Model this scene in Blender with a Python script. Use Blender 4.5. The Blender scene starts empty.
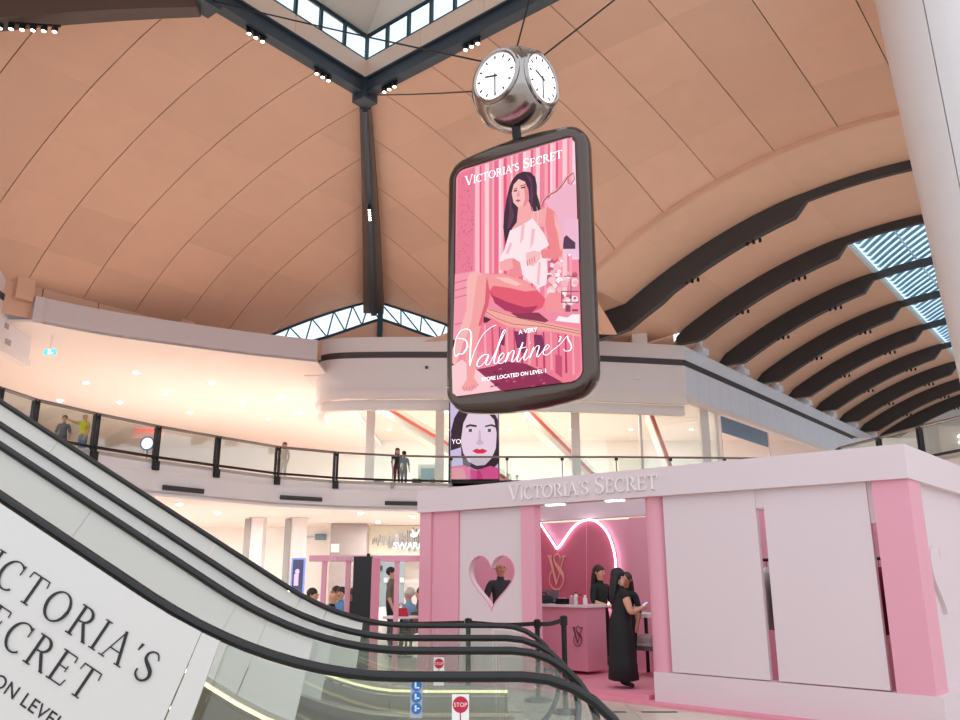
import bpy, bmesh, math, random
from mathutils import Vector, Matrix
random.seed(7)
S = bpy.context.scene
COL = S.collection
# ---------------------------------------------------------------- camera
FPX, PITCH, CAMZ = 810.0, math.radians(14.87), 1.55
cd = bpy.data.cameras.new('camera'); cam = bpy.data.objects.new('camera', cd); COL.objects.link(cam)
cam.location = (0, 0, CAMZ); cam.rotation_euler = (math.pi/2 + PITCH, 0, 0)
cd.sensor_fit = 'HORIZONTAL'; cd.sensor_width = 36.0; cd.lens = FPX/960*36.0
cd.clip_start = 0.05; cd.clip_end = 500
S.camera = cam
# ---------------------------------------------------------------- sky, exposure
w = bpy.data.worlds.new('sky'); S.world = w; w.use_nodes = True
bg = w.node_tree.nodes['Background']
bg.inputs[0].default_value = (0.86, 0.93, 1.0, 1); bg.inputs[1].default_value = 1.5
S.view_settings.view_transform = 'Standard'; S.view_settings.look = 'None'
S.view_settings.exposure = 0.0; S.view_settings.gamma = 1.0
S.cycles.max_bounces = 10; S.cycles.transparent_max_bounces = 24
S.cycles.diffuse_bounces = 6
S.cycles.sample_clamp_indirect = 4.0
# ---------------------------------------------------------------- pixel helpers
C0 = Vector((0, 0, CAMZ))
RX = Vector((1, 0, 0)); UP = Vector((0, -math.sin(PITCH), math.cos(PITCH))); FW = Vector((0, math.cos(PITCH), math.sin(PITCH)))
def ray(x, y): return RX*((x-480)/FPX) + UP*((360-y)/FPX) + FW
def at_z(x, y, z): r = ray(x, y); return C0 + r*((z-CAMZ)/r.z)
def at_y(x, y, Y): r = ray(x, y); return C0 + r*(Y/r.y)
def at_pl(x, y, p, n): r = ray(x, y); return C0 + r*((Vector(p)-C0).dot(n)/r.dot(n))
# ---------------------------------------------------------------- materials
def lin(c):
    if isinstance(c, str): c = tuple(int(c[i:i+2], 16)/255 for i in (0, 2, 4))
    return tuple((v/12.92 if v <= .04045 else ((v+.055)/1.055)**2.4) for v in c)
MATS = {}
def mat(name, col, rough=.5, metal=0., var=.05, scale=6., emit=0., coat=0., rnd=0., bump=0.):
    if name in MATS: return MATS[name]
    m = bpy.data.materials.new(name); m.use_nodes = True; nt = m.node_tree; N = nt.nodes; L = nt.links
    b = N['Principled BSDF']; c = lin(col)
    b.inputs['Roughness'].default_value = rough; b.inputs['Metallic'].default_value = metal
    b.inputs['Coat Weight'].default_value = coat
    tc = N.new('ShaderNodeTexCoord'); nz = N.new('ShaderNodeTexNoise'); nz.inputs['Scale'].default_value = scale; nz.inputs['Detail'].default_value = 3
    L.new(tc.outputs['Object'], nz.inputs['Vector'])
    mp = N.new('ShaderNodeMapRange'); mp.inputs[3].default_value = 1-var; mp.inputs[4].default_value = 1+var
    L.new(nz.outputs[0], mp.inputs[0])
    hs = N.new('ShaderNodeHueSaturation'); hs.inputs['Color'].default_value = (*c, 1)
    if rnd:
        oi = N.new('ShaderNodeObjectInfo'); m2 = N.new('ShaderNodeMapRange'); m2.inputs[3].default_value = 1-rnd; m2.inputs[4].default_value = 1+rnd
        L.new(oi.outputs['Random'], m2.inputs[0]); mu = N.new('ShaderNodeMath'); mu.operation = 'MULTIPLY'
        L.new(mp.outputs[0], mu.inputs[0]); L.new(m2.outputs[0], mu.inputs[1]); L.new(mu.outputs[0], hs.inputs['Value'])
    else: L.new(mp.outputs[0], hs.inputs['Value'])
    L.new(hs.outputs[0], b.inputs['Base Color'])
    if bump:
        bp = N.new('ShaderNodeBump'); bp.inputs['Strength'].default_value = bump; L.new(nz.outputs[0], bp.inputs['Height']); L.new(bp.outputs[0], b.inputs['Normal'])
    if emit:
        L.new(hs.outputs[0], b.inputs['Emission Color']); b.inputs['Emission Strength'].default_value = emit
    MATS[name] = m; return m
def glass(name, tint='eef6f4', refl=.08, rough=.03, rmax=.5):
    if name in MATS: return MATS[name]
    m = bpy.data.materials.new(name); m.use_nodes = True; nt = m.node_tree; N = nt.nodes; L = nt.links
    N.remove(N['Principled BSDF']); out = N['Material Output']
    t = N.new('ShaderNodeBsdfTransparent'); t.inputs[0].default_value = (*lin(tint), 1)
    g = N.new('ShaderNodeBsdfGlossy'); g.inputs['Roughness'].default_value = rough
    fr = N.new('ShaderNodeLayerWeight'); fr.inputs[0].default_value = .25
    mr = N.new('ShaderNodeMapRange'); mr.inputs[3].default_value = refl; mr.inputs[4].default_value = rmax; L.new(fr.outputs['Facing'], mr.inputs[0])
    mx = N.new('ShaderNodeMixShader'); L.new(mr.outputs[0], mx.inputs[0]); L.new(t.outputs[0], mx.inputs[1]); L.new(g.outputs[0], mx.inputs[2])
    L.new(mx.outputs[0], out.inputs[0]); MATS[name] = m; return m
def attr_mat(name, emit=0.):
    m = bpy.data.materials.new(name); m.use_nodes = True; nt = m.node_tree; b = nt.nodes['Principled BSDF']
    a = nt.nodes.new('ShaderNodeVertexColor'); a.layer_name = 'Col'
    b.inputs['Roughness'].default_value = .6
    if emit:
        b.inputs['Base Color'].default_value = (.02, .02, .02, 1); b.inputs['Specular IOR Level'].default_value = 0.1
        nt.links.new(a.outputs[0], b.inputs['Emission Color']); b.inputs['Emission Strength'].default_value = emit
    else: nt.links.new(a.outputs[0], b.inputs['Base Color'])
    return m
# ---------------------------------------------------------------- mesh helpers
class MB:
    def __init__(s): s.v = []; s.f = []; s.c = []
    def add(s, vs, fs, col=None):
        o = len(s.v); s.v += [tuple(v) for v in vs]; s.f += [tuple(i+o for i in f) for f in fs]; s.c += [col]*len(fs); return s
    def hexa(s, p):   # 8 points: bottom 4 ccw, top 4 ccw
        return s.add(p, [(3,2,1,0),(4,5,6,7),(0,1,5,4),(1,2,6,5),(2,3,7,6),(3,0,4,7)])
    def box(s, c, d, ex=(1,0,0), ey=(0,1,0)):   # centre, full dims, local axes
        c = Vector(c); ex = Vector(ex)*d[0]/2; ey = Vector(ey)*d[1]/2; ez = Vector((0,0,d[2]/2))
        b = [c-ex-ey-ez, c+ex-ey-ez, c+ex+ey-ez, c-ex+ey-ez]; return s.hexa(b+[p+2*ez for p in b])
    def bar(s, p, q, wd, ht, upv=(0,0,1)):
        p = Vector(p); q = Vector(q); d = (q-p).normalized(); u = Vector(upv)
        if abs(d.dot(u)) > .98: u = Vector((1,0,0))
        sx = d.cross(u).normalized()*wd/2; sz = sx.cross(d).normalized()*ht/2
        return s.hexa([p-sx-sz, q-sx-sz, q+sx-sz, p+sx-sz, p-sx+sz, q-sx+sz, q+sx+sz, p+sx+sz])
    def prism(s, poly, off):    # planar polygon (3d) extruded by vector off
        n = len(poly); poly = [Vector(p) for p in poly]; off = Vector(off)
        return s.add(poly+[p+off for p in poly], [tuple(range(n))[::-1], tuple(range(n, 2*n))]+[(i, (i+1) % n, (i+1) % n+n, i+n) for i in range(n)])
    def tube(s, pts, r, n=8, closed=False, cap=True):
        pts = [Vector(p) for p in pts]; m = len(pts); rings = []; prev = None
        for i, p in enumerate(pts):
            if closed: t = (pts[(i+1) % m]-pts[i-1])
            else: t = pts[min(i+1, m-1)]-pts[max(i-1, 0)]
            t = t.normalized()
            if prev is None:
                u = Vector((0,0,1)) if abs(t.z) < .9 else Vector((1,0,0)); prev = t.cross(u).normalized()
            a = (prev-t*prev.dot(t)).normalized(); b = t.cross(a); prev = a
            rr = r[i] if isinstance(r, (list, tuple)) else r
            rings.append([p+(a*math.cos(k*2*math.pi/n)+b*math.sin(k*2*math.pi/n))*rr for k in range(n)])
        return s.loft(rings, cap=cap and not closed, closed=closed)
    def loft(s, rings, cap=True, closed=False):
        n = len(rings[0]); m = len(rings); vs = [p for r in rings for p in r]; fs = []
        for i in range(m if closed else m-1):
            j = (i+1) % m
            for k in range(n): fs.append((i*n+k, i*n+(k+1) % n, j*n+(k+1) % n, j*n+k))
        if cap: fs += [tuple(range(n))[::-1], tuple(range((m-1)*n, m*n))]
        return s.add(vs, fs)
    def lathe(s, prof, c, n=20, sx=1., sy=1.):
        c = Vector(c)
        return s.loft([[c+Vector((r*sx*math.cos(k*2*math.pi/n), r*sy*math.sin(k*2*math.pi/n), z)) for k in range(n)] for r, z in prof])
    def ball(s, c, r, n=12):
        c = Vector(c); r = r if isinstance(r, (tuple, list)) else (r, r, r)
        return s.loft([[c+Vector((r[0]*math.sin(a)*math.cos(k*2*math.pi/n), r[1]*math.sin(a)*math.sin(k*2*math.pi/n), -r[2]*math.cos(a))) for k in range(n)] for a in [max(.05, min(math.pi-.05, math.pi*i/(n//2+2))) for i in range(n//2+3)]])
    def disc(s, c, nrm, r, th, n=24):
        c = Vector(c); nrm = Vector(nrm).normalized(); u = nrm.orthogonal().normalized(); v = nrm.cross(u)
        return s.prism([c+(u*math.cos(k*2*math.pi/n)+v*math.sin(k*2*math.pi/n))*r for k in range(n)], nrm*th)
    def mesh(s, name='m'):
        me = bpy.data.meshes.new(name); me.from_pydata(s.v, [], s.f)
        if any(c is not None for c in s.c):
            ca = me.color_attributes.new('Col', 'FLOAT_COLOR', 'CORNER'); i = 0
            for p, c in zip(me.polygons, s.c):
                cc = (*lin(c), 1)
                for k in p.loop_indices: ca.data[k].color = cc
        bm = bmesh.new(); bm.from_mesh(me); bmesh.ops.recalc_face_normals(bm, faces=bm.faces); bm.to_mesh(me); bm.free(); return me
ROOT = {}
def root_loc(o):
    while o.parent: o = o.parent
    return ROOT.get(o.name, Vector((0,0,0)))
def obj(name, mb, m, parent=None, smooth=False, label=None):
    me = mb.mesh(name) if isinstance(mb, MB) else mb
    if parent is not None:
        me.transform(Matrix.Translation(-root_loc(parent)))
    if m is not None: me.materials.clear(); me.materials.append(m)
    if smooth:
        for p in me.polygons: p.use_smooth = True
        if smooth == 'auto':
            try: me.set_sharp_from_angle(angle=math.radians(40))
            except Exception: pass
    o = bpy.data.objects.new(name, me); COL.objects.link(o)
    if parent is not None: o.parent = parent
    if label: o['label'] = label
    return o
def thing(name, loc, label, cat, group=None):
    o = bpy.data.objects.new(name, None); COL.objects.link(o); o.location = loc; o.empty_display_size = .2
    ROOT[o.name] = Vector(loc); o['label'] = label; o['category'] = cat
    if group: o['group'] = group
    return o
def tag(o, label, cat, group=None):
    """one-mesh thing: origin moved to its base"""
    me = o.data; n = len(me.vertices); c = sum((v.co for v in me.vertices), Vector())/n; c.z = min(v.co.z for v in me.vertices)
    me.transform(Matrix.Translation(-c)); o.location = c
    o['label'] = label; o['category'] = cat
    if group: o['group'] = group
    return o
def struct(name, mb, m, smooth=False, label=None):
    o = obj(name, mb, m, None, smooth); o['kind'] = 'structure'
    if label: o['label'] = label
    return o
def struct_empty(name, loc=(0,0,0)):
    o = bpy.data.objects.new(name, None); COL.objects.link(o); o.location = loc; ROOT[o.name] = Vector(loc); o['kind'] = 'structure'; return o
def catmull(pts, n=6, closed=False):
    P = [Vector(p) for p in pts]; m = len(P); out = []
    for i in range(m if closed else m-1):
        if closed: a, b, c, d = P[i-1], P[i], P[(i+1) % m], P[(i+2) % m]
        else: a, b, c, d = P[max(i-1, 0)], P[i], P[i+1], P[min(i+2, m-1)]
        for k in range(n):
            t = k/n; out.append(.5*((2*b)+(c-a)*t+(2*a-5*b+4*c-d)*t*t+(3*b-a-3*c+d)*t**3))
    if not closed: out.append(P[-1])
    return out
DG = None
def conv(o):
    dg = bpy.context.evaluated_depsgraph_get(); dg.update(); me = bpy.data.meshes.new_from_object(o.evaluated_get(dg)); d = o.data
    bpy.data.objects.remove(o); return me
def flat(outlines, th):
    """outer outline plus holes (2d) -> mesh of thickness th around z=0"""
    cu = bpy.data.curves.new('c', 'CURVE'); cu.dimensions = '2D'; cu.fill_mode = 'BOTH'; cu.extrude = th/2
    for pl in outlines:
        sp = cu.splines.new('POLY'); sp.points.add(len(pl)-1); sp.use_cyclic_u = True
        for q, p in zip(sp.points, pl): q.co = (p[0], p[1], 0, 1)
    o = bpy.data.objects.new('c', cu); COL.objects.link(o); return conv(o)
def text_mesh(body, size, th=.004, align='LEFT', shear=0., space=1.):
    cu = bpy.data.curves.new('t', 'FONT'); cu.body = body; cu.size = size; cu.extrude = th/2; cu.align_x = align; cu.shear = shear; cu.space_character = space
    cu.resolution_u = 3
    o = bpy.data.objects.new('t', cu); COL.objects.link(o); return conv(o)
def frame(o, ex, ey):    # matrix: local x->ex, y->ey, z->ex×ey, at o
    ex = Vector(ex).normalized(); ey = Vector(ey).normalized(); ez = ex.cross(ey)
    m = Matrix((ex, ey, ez)).transposed().to_4x4(); m.translation = Vector(o); return m
def placed(me, M): me.transform(M); return me
# ---------------------------------------------------------------- serif capitals (own outlines): list of 2d polygons, cap height 1
def q(p, r, w1, w2=None):
    w2 = w1 if w2 is None else w2; p = Vector(p); r = Vector(r); n = Vector((-(r-p).y, (r-p).x)).normalized()
    return [p-n*w1/2, r-n*w2/2, r+n*w2/2, p+n*w1/2]
def band(pts, ws):
    out = []; P = [Vector((p[0], p[1])) for p in pts]
    for i in range(len(P)-1):
        def nn(k):
            t = (P[min(k+1, len(P)-1)]-P[max(k-1, 0)]); return Vector((-t.y, t.x)).normalized()
        a, b = nn(i), nn(i+1); out.append([P[i]-a*ws[i]/2, P[i+1]-b*ws[i+1]/2, P[i+1]+b*ws[i+1]/2, P[i]+a*ws[i]/2])
    return out
def arc(cx, cy, rx, ry, a0, a1, thick, thin, n=16):
    pts = []; ws = []
    for i in range(n+1):
        a = math.radians(a0+(a1-a0)*i/n); pts.append((cx+rx*math.cos(a), cy+ry*math.sin(a))); ws.append(thin+(thick-thin)*abs(math.cos(a))**1.3)
    return band(pts, ws)
def sf(x, y, wd=.2): return [[(x-wd/2, y-.018), (x+wd/2, y-.018), (x+wd/2, y+.018), (x-wd/2, y+.018)]]
T, t_ = .098, .038
GLY = {
 'V': (.86, [q((.12,.98),(.45,0),T), q((.47,.02),(.76,.98),t_)]+sf(.13,.98,.26)+sf(.75,.98,.22)),
 'I': (.36, [q((.18,0),(.18,1),T)]+sf(.18,.98,.26)+sf(.18,.02,.26)),
 'C': (.82, arc(.46,.5,.38,.48,52,308,T,t_,22)+[q((.70,.66),(.71,.98),.03)]),
 'T': (.78, [q((.39,0),(.39,.98),T), q((.06,.97),(.72,.97),t_), q((.06,.98),(.03,.76),.035), q((.72,.98),(.75,.76),.035)]+sf(.39,.02,.28)),
 'O': (.94, arc(.47,.5,.39,.48,0,360,T,t_,32)),
 'R': (.80, [q((.17,0),(.17,1),T), q((.40,.5),(.74,.02),T)]+arc(.30,.745,.27,.235,-90,90,T,t_,14)+[q((.17,.98),(.30,.98),t_), q((.17,.51),(.32,.51),t_)]+sf(.17,.02,.26)+sf(.12,.98,.16)+sf(.75,.02,.14)),
 'A': (.84, [q((.10,.02),(.42,1.0),t_), q((.40,1.02),(.74,.02),T), q((.21,.36),(.62,.36),t_)]+sf(.10,.02,.22)+sf(.74,.02,.26)),
 "'": (.24, [[(.08,.98),(.18,.98),(.11,.74),(.07,.75)]]),
 'S': (.66, band(catmull([(.55,.80,0),(.44,.95,0),(.28,.96,0),(.14,.84,0),(.15,.66,0),(.32,.53,0),(.50,.40,0),(.55,.22,0),(.44,.06,0),(.26,.03,0),(.11,.14,0),(.09,.28,0)], 3), [.04+.075*math.exp(-((i-16.5)/7.5)**2) for i in range(34)])),
 'E': (.70, [q((.17,0),(.17,1),T), q((.17,.975),(.58,.975),t_), q((.17,.52),(.48,.52),t_), q((.17,.025),(.60,.025),t_), q((.58,.98),(.60,.80),.035), q((.60,.02),(.65,.24),.035), q((.48,.42),(.48,.62),.03)]+sf(.12,.98,.16)+sf(.12,.02,.16)),
 ' ': (.4, []),
}
for k_ in GLY:
    GLY[k_] = (GLY[k_][0], [[(p[0], p[1]) for p in pl] for pl in GLY[k_][1]])
def serif_letters(word, big=None):
    """yield (char, x offset, scale) with optional small-caps; total width"""
    x = 0; out = []
    for i, ch in enumerate(word):
        s = 1. if big is None or i in big else .8
        out.append((ch, x, s)); x += GLY[ch][0]*s*1.04
    return out, x
def serif_glyph_mb(ch, x, s, sc, M, th):
    mb = MB(); lay = 0
    for pl in GLY[ch][1]:
        lay += 1; e = lay*.0002
        pts = [M @ Vector(((x+p[0]*s)*sc, p[1]*s*sc, 0)) for p in pl]; nz = (M.to_3x3() @ Vector((0,0,1))).normalized()
        mb.prism([p for p in pts], nz*(th+e))
    return mb
# ================================================================ SETTING
M_roof = mat('roof_veneer', 'dfb297', .42, 0, .05, 1.3, rnd=.06, coat=.15)
M_roofback = mat('roof_backing', '6b4a3a', .8)
M_steel = mat('dark_roof_steel', '3f4a55', .45, .2, .06, 2)
M_rib = mat('rib_steel', '3f3d3f', .5, .1, .06, 2)
M_hip = mat('hip_steel', '5a4a44', .5, .1, .06, 2)
M_white = mat('white_plaster', 'efe6e4', .55, 0, .02, 2)
M_bulk = mat('grey_white_cladding', 'ebe4e6', .5, 0, .03, 1.5)
M_cream = mat('cream_ceiling', 'f8ebe4', .6, 0, .02, 1)
M_darkline = mat('dark_recess', '3a3436', .6)
M_winframe = mat('window_steel', '27454f', .5, .2)
M_sky_glass = glass('skylight_glass', 'f3fafd', .01, .03, .15)
M_glass = glass('clear_glass', 'f2f8f6', .06)
M_tile = mat('stone_tile', 'cfc3b3', .25, 0, .06, 3, rnd=.04)
M_black = mat('black_metal', '151416', .4, .3)
M_lampw = mat('lamp_white', 'fff8ee', .4, emit=9)
# ---- ground floor
fl = struct('floor', MB().box((0, 25, -.06), (140, 130, .1)), mat('floor_stone', 'd8d0c8', .3, 0, .05, 2))
tb = MB().box((0, 0, 0), (1.19, 1.19, .012)).mesh('floor_tile'); tb.materials.append(M_tile)
for i in range(-3, 7):
    for j in range(2, 11):
        o = bpy.data.objects.new('floor_tile', tb); COL.objects.link(o); o.parent = fl; o.location = (i*1.2, j*1.2, -.006)
ti = MB().box((0, 0, 0), (.42, .07, .004)).mesh('tile_inlay'); ti.materials.append(M_darkline)
for i in range(-5, 4):
    o = bpy.data.objects.new('tile_inlay', ti); COL.objects.link(o); o.parent = fl; o.location = (.3+i*.6, 10.22, .0015)
# ---- roof: cloister vault with lantern, seen from under it
Zn = 16.0
A2 = Vector((.775, -.632, 0)).normalized(); B2 = Vector((A2.y, -A2.x, 0))
Np = at_z(365, 95, Zn); Np.z = 0
L1, L2 = 5.6, 12.0
KG = .0199
def roof_pt(al, be, z): return Np + A2*al - B2*be + Vector((0, 0, z))     # al along a, be along -b
zm_s = lambda al: 13.72 if al < -4 else (13.72+(12.8-13.72)*(lambda t: t*t*(3-2*t))((al+4)/5.1) if al < 1.1 else 15.65-.029*(al-1.09-10)**2)
def z_right(al, w): return Zn-(Zn-zm_s(al))*(w/10.7)**2
def z_left(w): return Zn-KG*w*w-.03*max(0, w-9.9)**2
ceil = struct_empty('ceiling')
def clip(poly, f):
    out = []
    for i in range(len(poly)):
        a, b = poly[i], poly[(i+1) % len(poly)]; fa, fb = f(a), f(b)
        if fa >= 0: out.append(a)
        if (fa >= 0) != (fb >= 0):
            t = fa/(fa-fb); out.append((a[0]+(b[0]-a[0])*t, a[1]+(b[1]-a[1])*t))
    return out
def panel(u0, u1, w0, w1, clips, fn, nm='roof_panel', nu=2, nw=4, th=.05, m=None):
    """one curved panel u0..u1 (along) x w0..w1 (down the slope)"""
    mb = MB(); g = .014
    u0 += g; u1 -= g; w0 += .0015; w1 -= .0015; n = 0
    cells = []
    for i in range(nu):
        for j in range(nw):
            p = [(u0+(u1-u0)*i/nu, w0+(w1-w0)*j/nw), (u0+(u1-u0)*(i+1)/nu, w0+(w1-w0)*j/nw), (u0+(u1-u0)*(i+1)/nu, w0+(w1-w0)*(j+1)/nw), (u0+(u1-u0)*i/nu, w0+(w1-w0)*(j+1)/nw)]
            for c in clips:
                p = clip(p, c)
                if len(p) < 3: break
            if len(p) >= 3: cells.append(p)
    if not cells: return
    bm = bmesh.new(); cache = {}
    for p in cells:
        vs = []
        for t in p:
            k = (round(t[0], 3), round(t[1], 3))
            if k not in cache: cache[k] = bm.verts.new(fn(*t))
            if cache[k] not in vs: vs.append(cache[k])
        if len(vs) >= 3:
            try: bm.faces.new(vs)
            except ValueError: pass
    bmesh.ops.recalc_face_normals(bm, faces=bm.faces)
    for f in bm.faces:
        if f.normal.z > 0: f.normal_flip()
    r = bmesh.ops.extrude_face_region(bm, geom=list(bm.faces))
    for v in r['geom']:
        if isinstance(v, bmesh.types.BMVert): v.co.z += th
    bmesh.ops.recalc_face_normals(bm, faces=bm.faces)
    me = bpy.data.meshes.new(nm); bm.to_mesh(me); bm.free()
    o = obj(nm, me, m or M_roof, ceil, 'auto'); return o
DCH = 9.9*2     # chamfer: w + (-t) <= DCH
ROWS = [0, 2.7, 5.3, 7.8, 10.2, 12.3, 13.7]
# left gore: u = t along b, w outward along -a
fL = lambda t, w: roof_pt(-w, -t, z_left(w))
cl = [lambda p: p[0]+p[1], lambda p: L1+p[1]-p[0], lambda p: DCH-(p[1]-p[0])]
for k in range(-7, 10):
    for j in range(6):
        panel(-.35+2.1*k, -.35+2.1*(k+1), ROWS[j], ROWS[j+1], cl, fL)
# right gore: u = al, w outward along -b
fR = lambda al, w: roof_pt(al, w, z_right(al, w))
cr = [lambda p: p[0]+p[1], lambda p: L2+p[1]-p[0], lambda p: DCH-(p[1]-p[0])]
RR = [0, 2.7, 5.4, 8.0, 10.7]
for k in range(-6, 11):
    for j in range(4): panel(.5+2.1*k, .5+2.1*(k+1), RR[j], RR[j+1], cr, fR)
    if k < 1: panel(.5+2.1*k, .5+2.1*(k+1), 10.7, 13.2, cr+[lambda p: 1.1-p[0]], fR)
# front left gore (edge of it shows above the left hip)
fF = lambda al, w: roof_pt(al, -(L1+w), z_left(w))
cf = [lambda p: p[0]+p[1], lambda p: 4-p[0]]
for k in range(-5, 2):
    for j in range(4): panel(-.35+2.1*k, -.35+2.1*(k+1), ROWS[j], ROWS[j+1], cf, fF)
# backing skin above the panels (keeps the joints dark)
def skin_surface(nm, us, wsl, fn, ok):
    mb = MB(); idx = {}
    for i in range(len(us)-1):
        for j in range(len(wsl)-1):
            ps = [(us[i], wsl[j]), (us[i+1], wsl[j]), (us[i+1], wsl[j+1]), (us[i], wsl[j+1])]
            if all(ok(*p) for p in ps): mb.add([fn(*p)+Vector((0, 0, .09)) for p in ps], [(0, 1, 2, 3)])
    return obj(nm, mb, M_roofback, ceil)
lin_ = lambda a, b, n: [a+(b-a)*i/n for i in range(n+1)]
skin_surface('roof_backing', lin_(-10, 20, 60), lin_(0, 13.7, 26), fL, lambda t, w: t+w >= -.6 and L1+w-t >= -.6 and w-t <= DCH+.1)
skin_surface('roof_backing', lin_(-12, 24, 72), lin_(0, 10.7, 22), fR, lambda al, w: al+w >= -.6 and L2+w-al >= -.6 and w-al <= DCH+.1)
# hip beams
def hip(p0, dirv, fz, w0, w1, n, wd0, wd1, dp0, dp1, nm='hip_beam', m=M_hip):
    side = Vector((-dirv.y, dirv.x, 0)).normalized(); rings = []
    for i in range(n+1):
        w_ = w0+(w1-w0)*i/n; k = i/n; c = p0+dirv*w_; z = fz(w_)+.02; wd = wd0+(wd1-wd0)*k; dp = dp0+(dp1-dp0)*k
        rings.append([c+side*wd/2+Vector((0,0,z)), c+side*wd/2+Vector((0,0,z-dp)), c-side*wd/2+Vector((0,0,z-dp)), c-side*wd/2+Vector((0,0,z))])
    return obj(nm, MB().loft(rings), m, ceil)
hb = hip(Np.copy(), -(A2+B2), z_left, .2, 9.85, 14, .34, .95, .35, .7)
hip(Np.copy(), -(A2+B2), lambda w_: z_left(w_)-.33-.037*w_, .2, 9.85, 14, .14, .22, .1, .12, 'hip_flange', M_steel)
CLp = Np+B2*L1; CRp = Np+A2*L2; CNp = Np+A2*L2+B2*L1
hip(CLp.copy(), B2-A2, z_left, .1, 9, 12, .4, .7, .42, 1.75)
# ring beams, upstand, lantern windows, lantern ceiling
def ring_seg(p, r_, inward):
    d = (r_-p).normalized(); zc = lambda z: Vector((0,0,z))
    mb = MB(); mb.bar(p+zc(16.2), r_+zc(16.2), .12, .5); mb.bar(p+zc(15.96), r_+zc(15.96), .34, .05); mb.bar(p+zc(16.46), r_+zc(16.46), .34, .05)
    obj('ring_beam', mb, M_steel, ceil)
    n = max(2, round((r_-p).length/2.4)); L_ = (r_-p).length
    for i in range(n):
        a, b = p+d*(L_*i/n+.012)+inward*.05, p+d*(L_*(i+1)/n-.012)+inward*.05
        obj('upstand_panel', MB().hexa([a+zc(16.49), b+zc(16.49), b+inward*-.06+zc(16.49), a+inward*-.06+zc(16.49), a+zc(17.2), b+zc(17.2), b+inward*-.06+zc(17.2), a+inward*-.06+zc(17.2)]), mat('upstand_veneer', 'ead0c0', .5, 0, .03), ceil)
    fr = obj('lantern_window', MB().bar(p+zc(17.22), r_+zc(17.22), .1, .06).bar(p+zc(18.1), r_+zc(18.1), .1, .06), M_winframe, ceil)
    n = round(L_/.93)
    for i in range(n+1):
        c = p+d*(L_*i/n); obj('mullion', MB().box(c+zc(17.66), (.09, .1, .88), d, inward), M_winframe, fr)
        if i < n:
            a, b = c+d*.045, p+d*(L_*(i+1)/n-.045)
            obj('pane', MB().hexa([a+zc(17.25), b+zc(17.25), b+inward*.01+zc(17.25), a+inward*.01+zc(17.25), a+zc(18.07), b+zc(18.07), b+inward*.01+zc(18.07), a+inward*.01+zc(18.07)]), M_sky_glass, fr)
ring_seg(Np, CLp, A2); ring_seg(Np, CRp, B2); ring_seg(CLp, CNp, -B2); ring_seg(CNp, CRp, -A2)
apx = (Np+CNp)/2; r0 = [Np, CLp, CNp, CRp]; M_lc = mat('lantern_ceiling', 'fdf6ee', .6, 0, .02)
for i in range(4):
    p, r_ = r0[i]+(r0[i]-apx)*.03, r0[(i+1) % 4]+(r0[(i+1) % 4]-apx)*.03; n = 3 if i % 2 == 0 else 5
    for k in range(n):
        a, b = p.lerp(r_, k/n+.0006), p.lerp(r_, (k+1)/n-.0006); z0 = Vector((0,0,18.14)); z1 = Vector((0,0,20.2))
        obj('lantern_panel', MB().prism([a+z0, b+z0, apx+z1], (0, 0, .06)), M_lc, ceil)
for p in (Np, CLp): obj('node_box', MB().box(p+Vector((0,0,15.86)), (.55, .55, .3), A2, B2).box(p+Vector((0,0,16.2)), (.42, .42, .5), A2, B2), M_steel, ceil)
# spotlights on the beams: three-lamp clusters
def spots(p, d, n, sp=.22):
    o = obj('spot_bracket', MB().bar(p-d*(sp*n/2), p+d*(sp*n/2), .05, .04), M_black, ceil)
    for i in range(n):
        c = p+d*(sp*(i-(n-1)/2)); obj('spot_lamp', MB().lathe([(.03, 0), (.075, -.02), (.075, -.16), (.06, -.17)], c, 10), M_black, o)
        obj('lamp_lens', MB().lathe([(.055, -.172), (.055, -.178)], c, 10), M_lampw, o)
for fr_ in (.30, .72): spots(Np.lerp(CLp, fr_)+Vector((0,0,15.92)), B2, 3)
for fr_ in (.09, .36): spots(Np.lerp(CRp, fr_)+Vector((0,0,15.92)), A2, 3)
spots(CLp+(B2-A2)*3.0+Vector((0,0,z_left(3.0)-.9)), (B2-A2).normalized(), 6, .26)
spots(Np-(A2+B2)*4.4+Vector((0,0,z_left(4.4)-.62)), (A2+B2).normalized(), 5, .22)
# chamfer clerestory at the hip foot
hN = -(A2+B2).normalized(); hP = Np+hN*(9.9*math.sqrt(2)-.02)
cp = lambda x, y: at_pl(x, y, hP, hN)
fr = obj('clerestory_window', MB(), M_winframe, ceil) if False else None
onch = lambda v: v-hN*((v-hP).dot(hN)+0.0)
topL = [onch(fL(w_-19.8, w_)) for w_ in (13.5, 12.6, 11.9, 11.2, 10.6, 10.05)]
botL = [Vector((0, 0, 0))]*0+[cp(*p) for p in ((282, 345), (305, 343), (327, 337), (345, 331), (362, 325), (379, 319.5))]
topR = [onch(fR(w_-19.8, w_)) for w_ in (13.1, 12.3, 11.5, 10.8, 10.1)]
botR = [cp(*p) for p in ((462, 347), (440, 340), (420, 333), (401, 326), (382, 319.5))]
for tp, bt in ((topL, botL), (topR, botR)):
    mb = MB().tube(tp, .07, 6).tube(bt, .07, 6); cw = obj('clerestory_window', mb, M_winframe, ceil)
    for i in range(len(tp)):
        obj('window_strut', MB().tube([tp[i], bt[i]], .035, 6), M_winframe, cw)
        if i < len(tp)-1:
            obj('window_strut', MB().tube([bt[i], tp[i+1]] if tp is topL else [bt[i], tp[i+1]], .035, 6), M_winframe, cw)
            obj('pane', MB().prism([tp[i], tp[i+1], bt[i+1], bt[i]], hN*.02), M_sky_glass, cw)
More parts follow.
